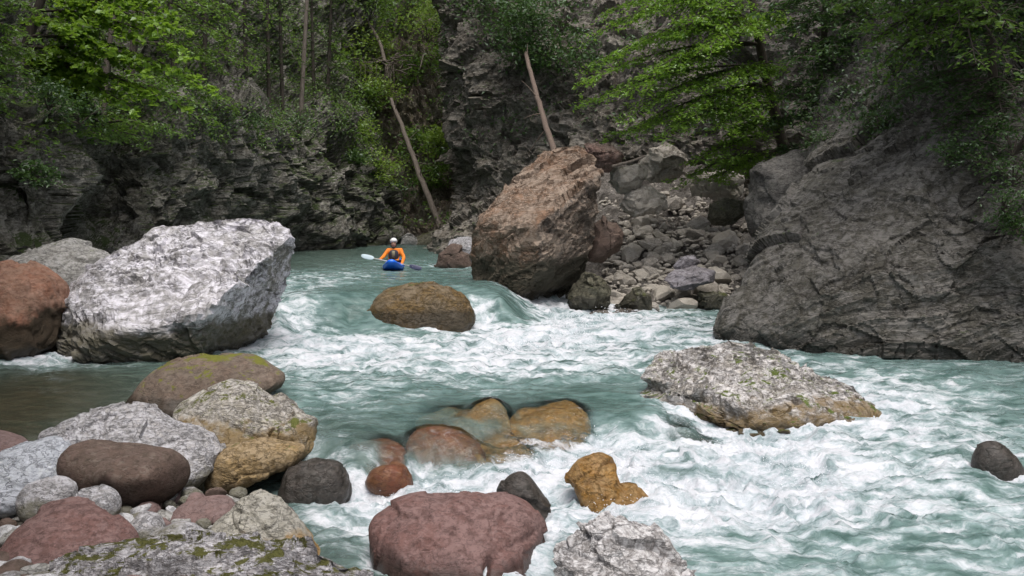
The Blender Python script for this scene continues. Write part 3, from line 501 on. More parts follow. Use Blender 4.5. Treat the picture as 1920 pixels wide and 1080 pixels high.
bo('reddish_rock', 'low reddish brown rock under the left lip of the second drop', [(640, 875), (655, 838), (700, 826), (745, 835), (762, 870), (740, 900), (670, 900)], 11.6, .15, m_redwet, 5, big=.03, mid=.02, lip=1.6, seed=56, drape=True, cat=sb)
bo('reddish_rock', 'small reddish rock in foam below the low reddish rock', [(688, 905), (700, 878), (735, 870), (765, 890), (765, 920), (720, 930)], 11.1, .2, m_redwet, 4, big=.02, mid=.02, seed=57, cat=sb)
bo('dark_rock', 'dark wet rock below the golden lipped stone on the left bank', [(530, 930), (545, 885), (590, 862), (640, 872), (655, 910), (640, 950), (580, 970), (540, 960)], 10.9, .35, m_dark, 5, big=.04, mid=.02, seed=58, cat=sb)
bo('golden_rock', 'double humped golden rock in the lower white water', [(1073, 898), (1088, 870), (1124, 858), (1156, 872), (1170, 908), (1196, 902), (1224, 930), (1238, 968), (1130, 990), (1085, 945)], 10.72, .3, m_gold, 6, big=.06, mid=.03, lip=.4, angular=True, cracks=[([(1172, 890), (1150, 925), (1140, 975)], 10, .03)], seed=59, cat=sb)
bo('dark_rock', 'dark pointed rock just behind the large red boulder', [(935, 935), (950, 900), (980, 888), (1008, 915), (1035, 962), (1020, 985), (960, 985)], 10.15, .25, m_dark, 5, big=.03, mid=.02, seed=60, cat=sb)
bo('dark_rock', 'dark wet rock in foam left below the craggy whitish boulder', [(1205, 850), (1225, 815), (1270, 800), (1325, 825), (1370, 862), (1340, 890), (1260, 885)], 12.85, .15, m_dark, 5, big=.05, mid=.03, lip=1.6, seed=61, drape=True, cat=sb)
# foreground
bo('red_boulder', 'large smooth red boulder in the front with a vertical crack', [(696, 1000), (705, 965), (750, 938), (830, 926), (915, 928), (980, 945), (1012, 982), (1030, 1035), (1030, 1085), (985, 1160), (885, 1210), (785, 1180), (712, 1075)], 9.0, .55, m_red, 7, box=.62, big=.05, mid=.028, fine=.004, lip=.6, freq=1.3,
   cracks=[([(914, 1130), (914, 1040), (920, 1008)], 4.5, .12), ([(918, 1018), (950, 992), (1000, 985)], 6, .035)], hints=[(700, 1000, .2), (830, 927, .55), (980, 946, .5), (1028, 1040, .25), (860, 1000, -.05), (760, 990, .05), (960, 1010, 0), (900, 1100, -.3), (760, 1080, -.1), (1000, 1090, -.1)], seed=62)
bo('craggy_rock', 'craggy white rock at the bottom edge right of the red boulder', [(1020, 1085), (1045, 1045), (1100, 1015), (1125, 985), (1165, 975), (1225, 990), (1260, 1008), (1295, 1050), (1315, 1100), (1250, 1150), (1100, 1160), (1020, 1130)], 8.2, .4, m_white3, 6, box=.65, big=.05, mid=.05, fine=.014, lay=.02, fiss=.07, freq=1.3, lip=.6, angular=True, seed=63, cat=sb)
bo('ridged_rock', 'long low ridged rock with moss along the bottom left edge', [(60, 1110), (110, 1050), (200, 1022), (300, 1015), (420, 1022), (520, 1030), (610, 1045), (680, 1075), (700, 1130), (500, 1200), (200, 1200), (80, 1170)], 7.5, .55, m_bottom, 7, box=.6, big=.04, mid=.045, fine=.012, lay=.035, ldir=(-.1, .7, 1), fiss=.07, freq=1.4, lip=.9, seed=64, cat=sb)
bo('maroon_boulder', 'smooth maroon boulder in the bottom left corner', [(-30, 1085), (0, 1040), (45, 985), (110, 955), (170, 955), (225, 990), (245, 1030), (235, 1080), (150, 1140), (20, 1150)], 8.1, .45, m_red, 6, big=.03, mid=.01, fine=.004, lip=.7, seed=65)
bo('cracked_stone', 'grey white cracked stone with a golden corner left of the red boulder', [(385, 1000), (400, 975), (440, 945), (480, 923), (520, 938), (560, 975), (590, 1010), (605, 1040), (560, 1070), (430, 1060)], 8.9, .35, RM('cracked_grey_stone', (.32, .30, .255), (.24, .225, .185), light=(.43, .41, .37), lightamt=.4, bump=.7, scale=2.2, seed=27, stain=(.30, .17, .04), stain_z=.19), 6, box=.6, big=.03, mid=.025, lip=.6, cracks=[([(480, 940), (520, 980), (580, 1030)], 4, .04), ([(440, 955), (500, 1000), (530, 1030)], 4, .03)], angular=True, seed=66, cat='stone')
bo('mauve_stone', 'smooth mauve stone behind the cracked stone', [(315, 985), (335, 950), (375, 933), (420, 932), (442, 955), (440, 990), (390, 1015), (335, 1012)], 9.5, .3, m_mauve, 5, big=.02, mid=.008, fine=.003, lip=.5, seed=67, cat='stone')
bo('white_stone', 'small white speckled stone behind the long ridged rock', [(285, 1020), (300, 992), (335, 980), (370, 990), (395, 1020), (370, 1045), (310, 1045)], 8.4, .2, m_fgwhite, 5, big=.02, mid=.01, lip=.5, seed=68, cat='stone')
bo('grey_stone', 'round grey stone left of the small white stone', [(244, 1000), (250, 972), (275, 962), (298, 972), (308, 1000), (290, 1028), (258, 1025)], 8.7, .18, m_fgwhite, 5, big=.015, mid=.008, lip=.4, seed=69, cat='stone')
bo('pale_boulder', 'broad pale cracked boulder on the left bank', [(62, 850), (80, 805), (135, 778), (210, 762), (280, 765), (340, 792), (400, 815), (417, 845), (405, 885), (370, 920), (260, 950), (110, 930)], 10.9, .6, m_fgwhite, 7, box=.62, big=.04, mid=.03, fine=.01, lip=.8, cracks=[([(215, 770), (240, 815), (255, 835)], 5, .05), ([(330, 795), (320, 825), (290, 845)], 5, .05)], fiss=.05, angular=True, seed=70)
bo('brown_boulder', 'smooth olive brown boulder in front of the broad pale boulder', [(112, 900), (122, 850), (160, 832), (235, 835), (310, 845), (348, 868), (355, 900), (330, 935), (270, 985), (190, 1000), (130, 960)], 9.9, .42, m_brown, 6, box=.65, big=.03, mid=.01, fine=.004, hints=[(120, 850, .1), (235, 834, .25), (350, 880, .2), (230, 870, -.15), (300, 880, -.1), (230, 960, .25), (150, 960, .2), (300, 950, .25)], seed=71)
bo('pale_blue_boulder', 'bluish white rough boulder at the left edge', [(-60, 900), (-40, 860), (10, 845), (60, 828), (110, 822), (132, 850), (128, 900), (90, 950), (20, 970), (-50, 960)], 9.9, .45, RM('bluish_white_stone', (.40, .42, .46), (.31, .33, .36), light=(.58, .60, .66), lightamt=.4, bump=.6, scale=2, seed=28, speck=.2), 6, big=.04, mid=.03, lip=.6, seed=72)
bo('grey_stone', 'oval speckled grey stone in front of the bluish white boulder', [(35, 935), (50, 905), (90, 892), (128, 902), (142, 925), (125, 960), (80, 980), (45, 970)], 9.3, .25, m_fgwhite, 5, big=.02, mid=.008, lip=.5, seed=73, cat='stone')
bo('grey_stone', 'round pale grey stone at the foot of the olive brown boulder', [(138, 940), (150, 918), (180, 911), (212, 925), (224, 950), (212, 975), (170, 985), (145, 970)], 9.1, .22, m_fgwhite, 5, big=.015, mid=.006, lip=.5, seed=74, cat='stone')
bo('maroon_stone', 'flat maroon stone between the two round grey stones', [(70, 965), (90, 942), (140, 934), (180, 942), (204, 970), (195, 1000), (120, 1005), (75, 995)], 8.9, .25, m_red, 5, big=.02, mid=.008, lip=.5, seed=75, cat='stone')
bo('white_stone', 'bright white flat stone lying against the maroon boulder', [(138, 970), (150, 962), (180, 964), (198, 985), (196, 1008), (165, 1005), (145, 990)], 8.55, .12, RM('bright_white_stone', (.58, .57, .59), (.5, .49, .5), bump=.4, scale=3, seed=29, speck=.15), 4, big=.01, mid=.005, lip=.4, seed=76, cat='stone')
bo('mossy_pale_boulder', 'tall pale boulder with moss patches at the river edge', [(318, 800), (330, 768), (380, 728), (425, 706), (475, 712), (525, 745), (565, 770), (586, 790), (582, 840), (540, 880), (440, 900), (350, 860)], 11.9, .55, m_moswhite, 7, box=.62, big=.05, mid=.04, fine=.015, lip=.7, fiss=.06, cracks=[([(440, 770), (500, 800), (560, 815)], 5, .05)], angular=True, seed=77)
bo('golden_lipped_stone', 'golden brown stone lying below the tall mossy pale boulder', [(385, 900), (405, 850), (450, 828), (520, 822), (572, 832), (576, 858), (545, 885), (480, 900), (420, 925), (390, 918)], 11.1, .38, RM('golden_lip_stone', (.29, .20, .095), (.20, .14, .07), light=(.40, .31, .20), lightamt=.4, bump=.7, scale=2, seed=30, moss=.05), 6, box=.62, big=.03, mid=.03, lip=.2, seed=78, cat='stone')
bo('brown_mossy_boulder', 'smooth brown boulder with a yellow green mossy end in the side pool', [(235, 765), (255, 735), (300, 690), (350, 668), (400, 659), (470, 666), (510, 688), (532, 712), (500, 740), (430, 770), (330, 800), (250, 800)], 14.2, .5, RM('brown_pool_stone', (.16, .115, .088), (.12, .09, .07), light=(.22, .18, .15), lightamt=.25, moss=.36, fisscol=.22, bump=.5, scale=1.6, seed=32, mosscol=(.09, .09, .015), wet_z=.55), 6, big=.04, mid=.02, fine=.006, lip=.6, seed=79)
bo('brown_stone', 'low brown stone at the left edge of the side pool', [(-80, 850), (-60, 815), (-10, 808), (35, 822), (52, 845), (20, 870), (-60, 870)], 11.2, .3, m_mauve, 5, big=.02, mid=.01, lip=.4, seed=80, cat='stone')

# ------------------------------------------------------------------ water surface
NY, NX = 800, 510
ys = 5.2 * (62 / 5.2) ** np.linspace(0, 1, NY)
tx = np.linspace(-1, 1, NX)
halfl, halfr = np.minimum(ys * .62, 16), np.minimum(ys * .64, 15)
GX = np.where(tx[None] < 0, tx[None] * halfl[:, None], tx[None] * halfr[:, None]); GY = np.repeat(ys[:, None], NX, 1)
gp = np.stack([GX.ravel(), GY.ravel()], 1); wf = wfield(gp); foam = wf[:, 1]
p3 = np.stack([gp[:, 0], gp[:, 1], np.zeros(len(gp))], 1)
amp = .012 + .15 * foam ** 1.6; near = np.clip(gp[:, 1] / 14, .6, 1.5)
warp = p3 + .25 * np.stack([vnoise(p3 * 1.7, 81), vnoise(p3 * 1.7, 82), np.zeros(len(p3))], 1)
tz = .13 * np.clip(foam - .35, 0, 1) * fbm(warp * np.array([.55, .8, 1]), 2, 88) + amp * (.55 * fbm(warp * np.array([1.1, 1.5, 1]), 3, 90) + .55 * (ridged(warp * np.array([2.2, 3.2, 1]), 4, 95, .55) - .6)) + .035 * fbm(warp * np.array([.8, 2.6, 1]), 3, 70) * (.35 + foam)
def cell(X):
    r_ = np.round(np.log(X[:, 1] / 5.2) / math.log(62 / 5.2) * (NY - 1)).astype(int); hw = np.where(X[:, 0] < 0, np.minimum(X[:, 1] * .62, 16), np.minimum(X[:, 1] * .64, 15))
    return np.clip(r_, 0, NY - 1), np.clip(np.round((X[:, 0] / hw + 1) / 2 * (NX - 1)).astype(int), 0, NX - 1)
colr = np.zeros((NY, NX)); wz0 = wf[:, 0].reshape(NY, NX)        # churned water where the current meets the stones
for X in SHORE:
    r_, c_ = cell(X); k = np.abs(X[:, 2] - wz0[r_, c_]) < .09; colr[r_[k], c_[k]] = 1
for _ in range(9):
    for ax in (0, 1): colr = np.maximum(colr * .9, (np.roll(colr, 1, ax) + np.roll(colr, -1, ax)) * .5)
foam = np.clip(foam + .32 * colr.ravel() * sstep(.12, .5, foam), 0, 1)
hz = np.full((NY, NX), -9.0)          # the sheet of water rides over the rocks that lie just under it
for X in DRAPE:
    r_, c_ = cell(X)
    for dr in range(-2, 3):
        for dc in range(-2, 3): np.maximum.at(hz, (np.clip(r_ + dr, 0, NY - 1), np.clip(c_ + dc, 0, NX - 1)), X[:, 2])
w2 = (wf[:, 0] + tz).reshape(NY, NX); ov = hz > -5; up_ = np.maximum(w2, np.where(ov, hz + .02, -9)) - w2
for _ in range(7):
    for ax in (0, 1): up_ = np.maximum(up_ * .98, (np.roll(up_, 1, ax) + np.roll(up_, -1, ax) + up_ * 2) / 4)
ins = ov.astype(float)                  # clear film only where stone really lies close below it
for _ in range(8):
    for ax in (0, 1): ins = (np.roll(ins, 1, ax) + np.roll(ins, -1, ax) + ins * 2) / 4
wcl = np.clip((ins - .55) / .45, 0, 1) * np.where(ov, np.exp(-np.maximum(w2 + up_ - hz - .03, 0) / .07), 0)
for _ in range(2):
    for ax in (0, 1): wcl = (np.roll(wcl, 1, ax) + np.roll(wcl, -1, ax) + wcl * 2) / 4
wf[:, 2] = np.maximum(wf[:, 2] * .6, wcl.ravel()); foam = foam * (1 - .45 * wcl.ravel())
wv = np.stack([gp[:, 0], gp[:, 1], (w2 + up_).ravel()], 1)
ii = np.arange(NY * NX).reshape(NY, NX)
wfc = np.stack([ii[:-1, :-1].ravel(), ii[:-1, 1:].ravel(), ii[1:, 1:].ravel(), ii[1:, :-1].ravel()], 1)
def water_mat():
    m = NT('river_water'); g = m.n('NewGeometry'); pos = g.outputs['Position']
    A = lambda n: m.n('Attribute', attribute_name=n).outputs['Fac']
    fo, cl, br = m.ramp(A('foam'), .05, .95), A('clear'), A('brown')
    wp = m.n('VectorMath', {0: pos, 1: m.n('VectorMath', {0: m.n('TexNoise', {'Vector': pos, 'Scale': 1.3, 'Detail': 3.0}).outputs[1], 3: .7}, operation='SCALE').outputs[0]}, operation='ADD').outputs[0]
    s1 = m.noise(m.mapping(wp, (1, 2.2, 1.6)), 1.9, 7, .60); s2 = m.noise(m.mapping(wp, (1, 2.0, 1.5)), 11, 6, .65)
    s3 = m.noise(m.mapping(pos, (1, 2.2, 1)), 3.2, 4, .55); s4 = m.noise(m.mapping(wp, (1, 1.4, 1.2)), 34, 4, .6)
    pat = m.math('ADD', m.math('MULTIPLY', s1, .70), m.math('ADD', m.math('MULTIPLY', s2, .22), m.math('MULTIPLY', s4, .08)))
    th = m.math('SUBTRACT', .70, m.math('MULTIPLY', fo, .35))
    fm = m.n('MapRange'); fm.interpolation_type = 'SMOOTHSTEP'; m.set(fm.inputs[0], m.math('SUBTRACT', pat, th)); fm.inputs[1].default_value = -.07; fm.inputs[2].default_value = .17
    fm = fm.outputs[0]
    body = m.mix(br, m.mix(m.ramp(s3, .35, .65), (.115, .185, .17), (.05, .098, .088)), m.mix(m.ramp(s3, .4, .6), (.075, .072, .045), (.045, .05, .032)))
    bub = m.mix(m.math('MULTIPLY', m.math('MULTIPLY', fo, m.ramp(s1, .3, .65)), .9), body, (.40, .53, .54))
    hgt = m.math('ADD', m.math('MULTIPLY', s3, .5), m.math('MULTIPLY', s2, .22))
    bp = m.n('Bump', {'Height': hgt, 'Strength': .55}); bp.inputs['Distance'].default_value = .12
    pb = m.b; m.set(pb.inputs['Base Color'], bub); pb.inputs['Roughness'].default_value = .12; pb.inputs['IOR'].default_value = 1.33
    m.set(pb.inputs['Normal'], bp.outputs[0])
    tr = m.n('BsdfTransparent', {'Color': (.92, .94, .88)}); gl = m.n('BsdfGlossy', {'Roughness': .07, 'Normal': bp.outputs[0]})
    fr = m.n('Fresnel', {'IOR': 1.33, 'Normal': bp.outputs[0]}); clr = m.n('MixShader', {0: fr.outputs[0], 1: tr.outputs[0], 2: gl.outputs[0]})
    cl = m.math('MULTIPLY', cl, m.math('ADD', .74, m.math('MULTIPLY', m.ramp(m.math('ADD', m.math('MULTIPLY', s1, .6), m.math('MULTIPLY', s2, .4)), .38, .56), .26)))
    wat = m.n('MixShader', {0: cl, 1: pb.outputs[0], 2: clr.outputs[0]})
    fb = m.n('Bump', {'Height': m.math('ADD', s1, m.math('ADD', m.math('MULTIPLY', s2, .5), m.math('MULTIPLY', s4, .25))), 'Strength': .7}); fb.inputs['Distance'].default_value = .10
    fd = m.n('BsdfPrincipled', {'Base Color': m.mix(m.ramp(pat, .38, .6), (.36, .43, .465), (.68, .69, .73)), 'Roughness': .55, 'Normal': fb.outputs[0]})
    out = m.n('MixShader', {0: fm, 1: wat.outputs[0], 2: fd.outputs[0]})
    m.set(m.out.inputs['Surface'], out.outputs[0]); return m.m
M_water = water_mat()
obj('river_water', mesh('river_water', wv, wfc, attrs={'foam': foam, 'clear': wf[:, 2], 'brown': wf[:, 3]}), M_water, kind='structure')

# flying drops over the churned water
dr_ = np.random.default_rng(3); pw = np.clip(foam - .72, 0, 1) ** 1.3 * np.gradient(gp[:, 1].reshape(NY, NX), axis=0).ravel() * (gp[:, 1] < 29) * (gp[:, 1] > 7) * np.clip(fbm(p3 * .8, 3, 222) + .1, 0, 1) * (colr.ravel() < .03); pw /= pw.sum()
kk = dr_.choice(len(gp), 3000, p=pw); vi, fi = ico(1); dp = wv[kk] + np.abs(dr_.normal(0, 1, (3000, 3))) * np.array([.05, .05, .075]); dsz = dr_.uniform(.003, .008, 3000) * np.clip(gp[kk, 1] / 12, .7, 1.6)
obj('water_spray', mesh('water_spray', (vi[None] * dsz[:, None, None] + dp[:, None]).reshape(-1, 3), (fi[None] + (np.arange(3000) * len(vi))[:, None, None]).reshape(-1, 3)), plain('spray_drops', (.8, .82, .86), .3, .0), label='white drops of spray flying above the rapids', cat='spray', kind='stuff')

# loose stones: shared meshes, separate objects
rng = random.Random(5)
def unit_(r):
    n = np.array([r.gauss(0, 1) for _ in range(3)]); return n / np.linalg.norm(n)
def stone_mesh(name, s, mat, rough=.12, cuts=7, sub=3):
    v, f = ico(sub); v = v.copy(); r = random.Random(s)
    for _ in range(cuts):
        n = np.array([r.gauss(0, 1) for _ in range(3)]); n /= np.linalg.norm(n); d = r.uniform(.42, .8); k = v @ n; v -= np.maximum(k - d, 0)[:, None] * n
    v *= 1 + rough * fbm(v * 1.7 + s, 3, s)[:, None]; me = mesh(name, v, f, cuts < 5); me.materials.append(mat); return me
SM = [stone_mesh('rubble_stone', 100 + i, m_scree, .10, 11, 2) for i in range(9)]
GMm = [RM('pebble_white', (.5, .49, .5), (.38, .37, .37), light=(.6, .6, .62), scale=4, bump=.3), m_fgwhite, m_mauve, m_brown, m_grey]
GM = [stone_mesh('river_stone', 200 + i, GMm[i % 5], .08, 3, 3) for i in range(10)]
def screez(x, y): return .35 + np.clip(y - 26.6, 0, 30) * .36 + max(0, y - 33) * .25
sc_rows = [[PX(a, d, screez(0, d)) for a in (1060, 1150, 1250, 1350, 1450, 1540)] for d in (25.6, 27, 29, 31, 33, 35, 36.5)]
sheet('scree_slope', sc_rows, 90, 90, RM('scree_ground', (.12, .105, .09), (.08, .072, .06), light=(.2, .18, .165), scale=2, bump=.8), 61, .15, .12, .05, blocks=.10)
for i in range(285):
    D = 26.6 + (rng.random() ** 1.15) * 8.2; t = (D - 26.6) / 8
    a = rng.uniform(1150 - 20 * t, 1440 - 10 * t); s = rng.choice((.10, .13, .16, .2, .25, .32)) * (1.15 - .35 * t) * (1 if rng.random() < .9 else 1.5)
    x = (a - 960) / F * D; z = screez(x, D)
    o = obj('rubble_stone', SM[rng.randrange(9)], None, label='loose angular grey stone in the rubble between giant boulder and right cliff', cat='stone', group='loose stones of the rubble', loc=(x, D, z + s * .35))
    o.scale = (s * rng.uniform(.9, 1.5), s * rng.uniform(.8, 1.2), s * rng.uniform(.6, 1.0)); o.rotation_euler = (rng.uniform(-.5, .5), rng.uniform(-.5, .5), rng.uniform(0, 6.28))
V_, F_, o_ = [], [], 0               # the finer chips between them
vi, fi = ico(2)
for i in range(1100):
    D = 26.4 + (rng.random() ** 1.1) * 9; t = (D - 26.6) / 8; a = rng.uniform(1135 - 20 * t, 1450 - 10 * t); s = rng.uniform(.04, .11); x = (a - 960) / F * D
    vv = vi.copy()
    for _ in range(5):
        n = unit_(rng); vv -= np.maximum(vv @ n - rng.uniform(.4, .75), 0)[:, None] * n
    V_.append(vv * s * np.array([rng.uniform(.9, 1.6), rng.uniform(.8, 1.2), rng.uniform(.6, 1)]) + np.array([x, D, screez(x, D) + rng.uniform(.0, .14)])); F_.append(fi + o_); o_ += len(vi)
obj('rubble_chips', mesh('rubble_chips', np.vstack(V_), np.vstack(F_), False), m_scree, label='small stone chips filling the gaps of the rubble slope', cat='rubble', kind='stuff')
def river_stone(x, y, s, label, k, group='small stones between the bank boulders'):
    z = float(bedz(np.array([[x, y]]))[0]); o = obj('river_stone', GM[k], None, label=label, cat='stone', group=group, loc=(x, y, z + s * .35))
    o.scale = (s * 1.25, s, s * .8); o.rotation_euler = (rng.uniform(-.4, .4), rng.uniform(-.4, .4), rng.uniform(0, 6.28))
for i in range(330):
    D = rng.uniform(7.0, 10.7); a = rng.uniform(-40, 640); x = (a - 960) / F * D
    if x > -1.5 - (D - 8) * .12: continue
    river_stone(x, D, rng.choice((.045, .06, .08, .1, .13)), 'small rounded stone in the gaps between the left bank boulders', rng.randrange(10))

# ------------------------------------------------------------------ vegetation
class Leaves:
    def __init__(s): s.v = []; s.t = []; s.tw = []
    def add(s, c, size, nrm, axis, tint, asp=.55):
        c = np.asarray(c); axis = axis - nrm * np.sum(axis * nrm, 1, keepdims=True); axis /= np.linalg.norm(axis, axis=1, keepdims=True) + 1e-9
        side = np.cross(nrm, axis); L_ = size[:, None]
        p0 = c - axis * L_ * .5; p2 = c + axis * L_ * .5 - nrm * L_ * .12; p1 = c + side * L_ * asp * .5 - axis * L_ * .05 + nrm * L_ * .08; p3 = c - side * L_ * asp * .5 - axis * L_ * .05 + nrm * L_ * .08
        s.v.append(np.stack([p0, p1, p2, p3], 1).reshape(-1, 3)); s.t.append(np.repeat(tint, 4))
    def build(s, name, mat, parent, kind='stuff'):
        v = np.vstack(s.v); f = np.arange(len(v)).reshape(-1, 4)
        return obj(name, mesh(name, v, f, False, {'tint': np.concatenate(s.t)}), mat, parent=parent, kind=kind)
NR = np.random.default_rng(7)
def unit(a): return a / (np.linalg.norm(a, axis=-1, keepdims=True) + 1e-9)
def bez(a, b, sag, n):
    t = np.linspace(0, 1, n)[:, None]; p = a + (b - a) * t; p[:, 2] += 4 * sag * (t * (1 - t))[:, 0]; return p
def spray(lv, tubes, a, b, sag, leaf, n_tw, tw_len, per, flat=.75, droop=.25, rad=.03, asp=.55):
    """a limb from a to b with flat side twigs carrying leaves"""
    a, b = np.array(a, float), np.array(b, float); ax = bez(a, b, sag, 12); tubes.append((ax, np.linspace(rad, .006, 12)))
    dirn = unit(b - a); side = unit(np.cross(dirn, [0, 0, 1.0]))
    for i in range(n_tw):
        t = .25 + .75 * (i + NR.random()) / n_tw; k = t * 11; j = min(int(k), 10); p = ax[j] + (ax[j + 1] - ax[j]) * (k - j)
        d = unit(side * (1 if i % 2 else -1) * NR.uniform(.5, 1) + dirn * NR.uniform(.4, 1.1) + NR.normal(0, .18, 3) - np.array([0, 0, droop * .4]))
        ln = tw_len * NR.uniform(.5, 1.15) * (1.15 - .6 * t); q = bez(p, p + d * ln - np.array([0, 0, droop * ln]), ln * .10, 5); tubes.append((q, np.linspace(rad * .3, .003, 5)))
        m = max(3, int(per * ln)); u = NR.random(m) ** .8
        c = p + (q[-1] - p) * u[:, None]; c[:, 2] += .4 * ln * .10 * 4 * u * (1 - u) - 0
        sd = unit(np.cross(d, [0, 0, 1.0])); off = NR.normal(0, 1, (m, 3)) * np.array([1, 1, .30]) * ln * .16; c = c + off
        nrm = unit(np.array([0, 0, 1.0]) * flat + NR.normal(0, .33, (m, 3))); axs = unit(d[None] * .6 + sd[None] * NR.choice([-1, 1], (m, 1)) * .8 + NR.normal(0, .3, (m, 3)) - np.array([0, 0, .25]))
        lv.add(c, leaf * NR.uniform(.65, 1.2, m), nrm, axs, np.clip(NR.normal(.5, .28, m) + NR.normal(0, .15), 0, 1), asp)
def tubes_mesh(name, tubes, mat, parent, n=5, kind=None):
    V, Fq, o = [], [], 0
    for p, r in tubes:
        v, f = tube(p, r, n, False); V.append(v); Fq += [tuple(i + o for i in q) for q in f]; o += len(v)
    return obj(name, mesh(name, np.vstack(V), np.array(Fq)), mat, parent=parent, kind=kind)
M_bark = bark_mat('bark_brown', (.05, .04, .03), (.085, .07, .055)); M_deadw = bark_mat('dead_wood', (.22, .185, .155), (.13, .105, .085)); M_redw = bark_mat('reddish_log', (.16, .115, .09), (.10, .075, .06))
M_leafR = leaf_mat('beech_leaf', (.088, .185, .018), (.225, .37, .04)); M_leafL = leaf_mat('maple_leaf', (.085, .17, .016), (.24, .38, .036)); M_leafD = leaf_mat('dark_leaf', (.03, .065, .014), (.07, .135, .028), .35)
M_leafM = leaf_mat('mid_leaf', (.07, .145, .02), (.17, .28, .04), .45); M_need = leaf_mat('needle', (.035, .07, .02), (.08, .13, .03), .3); M_bush = leaf_mat('bush_leaf', (.13, .22, .03), (.28, .40, .06))
def tree(name, label, trunk, r0, limbs, leaf, mat, cat='tree', group=None, n_tw=16, tw=1.0, per=26, flat=.75, droop=.25, asp=.55, bark=None):
    trunk = np.array(trunk, float); root = obj(name, None, label=label, cat=cat, group=group, loc=trunk[0])
    tp = spl(trunk, 16, 0); lv, tb = Leaves(), []
    for e in limbs:
        e = np.array(e, float); d = np.linalg.norm(tp - e, axis=1); h = e[2] + .25 * d.min(); j = int(np.argmin(d + .3 * np.abs(tp[:, 2] - h)))
        spray(lv, tb, tp[j], e, .06 * d[j], leaf, n_tw, tw, per, flat, droop, min(.05, r0 * .5), asp)
    v, f = tube(tp, np.linspace(r0, r0 * .3, 16), 9)
    for me, nm, mt in ((pymesh('trunk', v - trunk[0], f), 'trunk', bark or M_bark),): obj(nm, me, mt, parent=root)
    V, Fq, o = [], [], 0
    for p, r in tb:
        vv, ff = tube(p, r, 4, False); V.append(vv); Fq += [tuple(i + o for i in q) for q in ff]; o += len(vv)
    obj('branches', mesh('branches', np.vstack(V) - trunk[0], np.array(Fq)), bark or M_bark, parent=root)
    v = np.vstack(lv.v) - trunk[0]
    obj('crown', mesh('crown', v, np.arange(len(v)).reshape(-1, 4), False, {'tint': np.concatenate(lv.t)}), mat, parent=root)
    return root
# right beech leaning over the rubble
ends = [(1085, 155, 28), (1110, 125, 29), (1125, 60, 29), (1140, 20, 29), (1150, 175, 28), (1175, 215, 28), (1185, 245, 28.5), (1235, 255, 28), (1290, 210, 27.5), (1345, 160, 27.5), (1200, 20, 28), (1290, 40, 27.5), (1390, 60, 28), (1285, 335, 29), (1310, 300, 28.5), (1165, 95, 28), (1235, 125, 27.5), (1395, 205, 28), (1385, 255, 28.5), (1330, 90, 27), (1200, 165, 27.5), (1260, 70, 28), (1420, 130, 29), (1320, 10, 28), (1240, -60, 28), (1380, -80, 29), (1160, -60, 29), (1260, 180, 28), (1350, 235, 28), (1440, 30, 29), (1100, 190, 29.5), (1350, 330, 29.5), (1130, 265, 29.5)]
tree('beech_tree', 'bright green beech leaning left over the rubble', [P(1475, 300, 31), P(1450, 200, 30.6), P(1420, 60, 30), P(1390, -150, 29.5), P(1370, -330, 29)], .2, [P(*e) for e in ends], .13, M_leafR, n_tw=24, tw=1.15, per=48)
# left maple
ends = [(405, 172, 26), (370, 150, 26), (345, 95, 26), (355, 60, 26.5), (300, 55, 26), (250, 205, 26), (300, 190, 26), (355, 205, 26), (180, 130, 26), (215, 95, 26), (150, 60, 26), (230, 60, 26.5), (200, 180, 26.5), (270, 130, 26), (330, 30, 27), (140, 190, 26.5), (170, 15, 27), (290, 0, 27), (120, 120, 27)]
tree('maple_tree', 'bright green broadleaf tree hanging over the left cliff', [P(40, 120, 27.5), P(70, 20, 27.5), P(120, -120, 27.5), P(160, -350, 28)], .16, [P(*e) for e in ends], .19, M_leafL, n_tw=16, tw=.95, per=36, asp=.8, flat=.7)
ends = [(10, 90, 22), (45, 60, 22), (0, 165, 21.5), (35, 130, 22), (-30, 120, 22), (60, 15, 22.5), (20, 20, 22.5), (-40, 40, 22), (70, 105, 22.5), (10, 205, 22)]
tree('broadleaf_tree', 'mid green tree at the upper left edge', [P(-120, 150, 21.5), P(-110, 20, 22), P(-60, -200, 23)], .12, [P(*e) for e in ends], .13, M_leafM, n_tw=13, tw=.8, per=36)
ends = [(120, 200, 29), (200, 225, 30), (260, 240, 31), (330, 250, 32), (400, 225, 33), (150, 260, 28), (440, 190, 34), (90, 60, 29), (250, 30, 31), (420, 60, 34), (470, 120, 36), (390, 110, 34), (440, 20, 36), (370, -10, 34)]
tree('broadleaf_tree', 'darker leafy tree behind the bright left tree', [P(240, 215, 34), P(250, 80, 35), P(260, -100, 36), P(270, -300, 36)], .15, [P(*e) for e in ends], .15, M_leafM, n_tw=14, tw=1.3, per=24)
# dark tree upper right, close, and another added above the frame to shade the cliff
ends = [(1620, 45, 20), (1650, 75, 20), (1625, 85, 20), (1690, 30, 19.5), (1720, 70, 19.5), (1735, 95, 19), (1660, 115, 20), (1760, 20, 19), (1800, 50, 18.5), (1850, 20, 18), (1900, 60, 17.5), (1680, 140, 20), (1560, 20, 21), (1590, -20, 21), (1830, 120, 18), (1900, 140, 17.5)]
tree('shade_tree', 'dark leafy tree hanging from the top of the right cliff', [P(1800, 130, 22.5), P(1790, 0, 21), P(1760, -200, 20.5), P(1740, -400, 20)], .14, [P(*e) for e in ends], .14, M_leafM, n_tw=11, tw=.75, per=32)
ends = [(1500 + 55 * i + (i % 3) * 20, -60 - (i % 4) * 90, 17 + (i % 5) * 1.3) for i in range(12)]
tree('shade_tree', 'dense dark tree added above the top edge to shade the right cliff', [P(1850, 40, 24), P(1800, -150, 22), P(1760, -450, 20)], .22, [P(*e) for e in ends], .18, M_leafD, n_tw=22, tw=1.9, per=30)
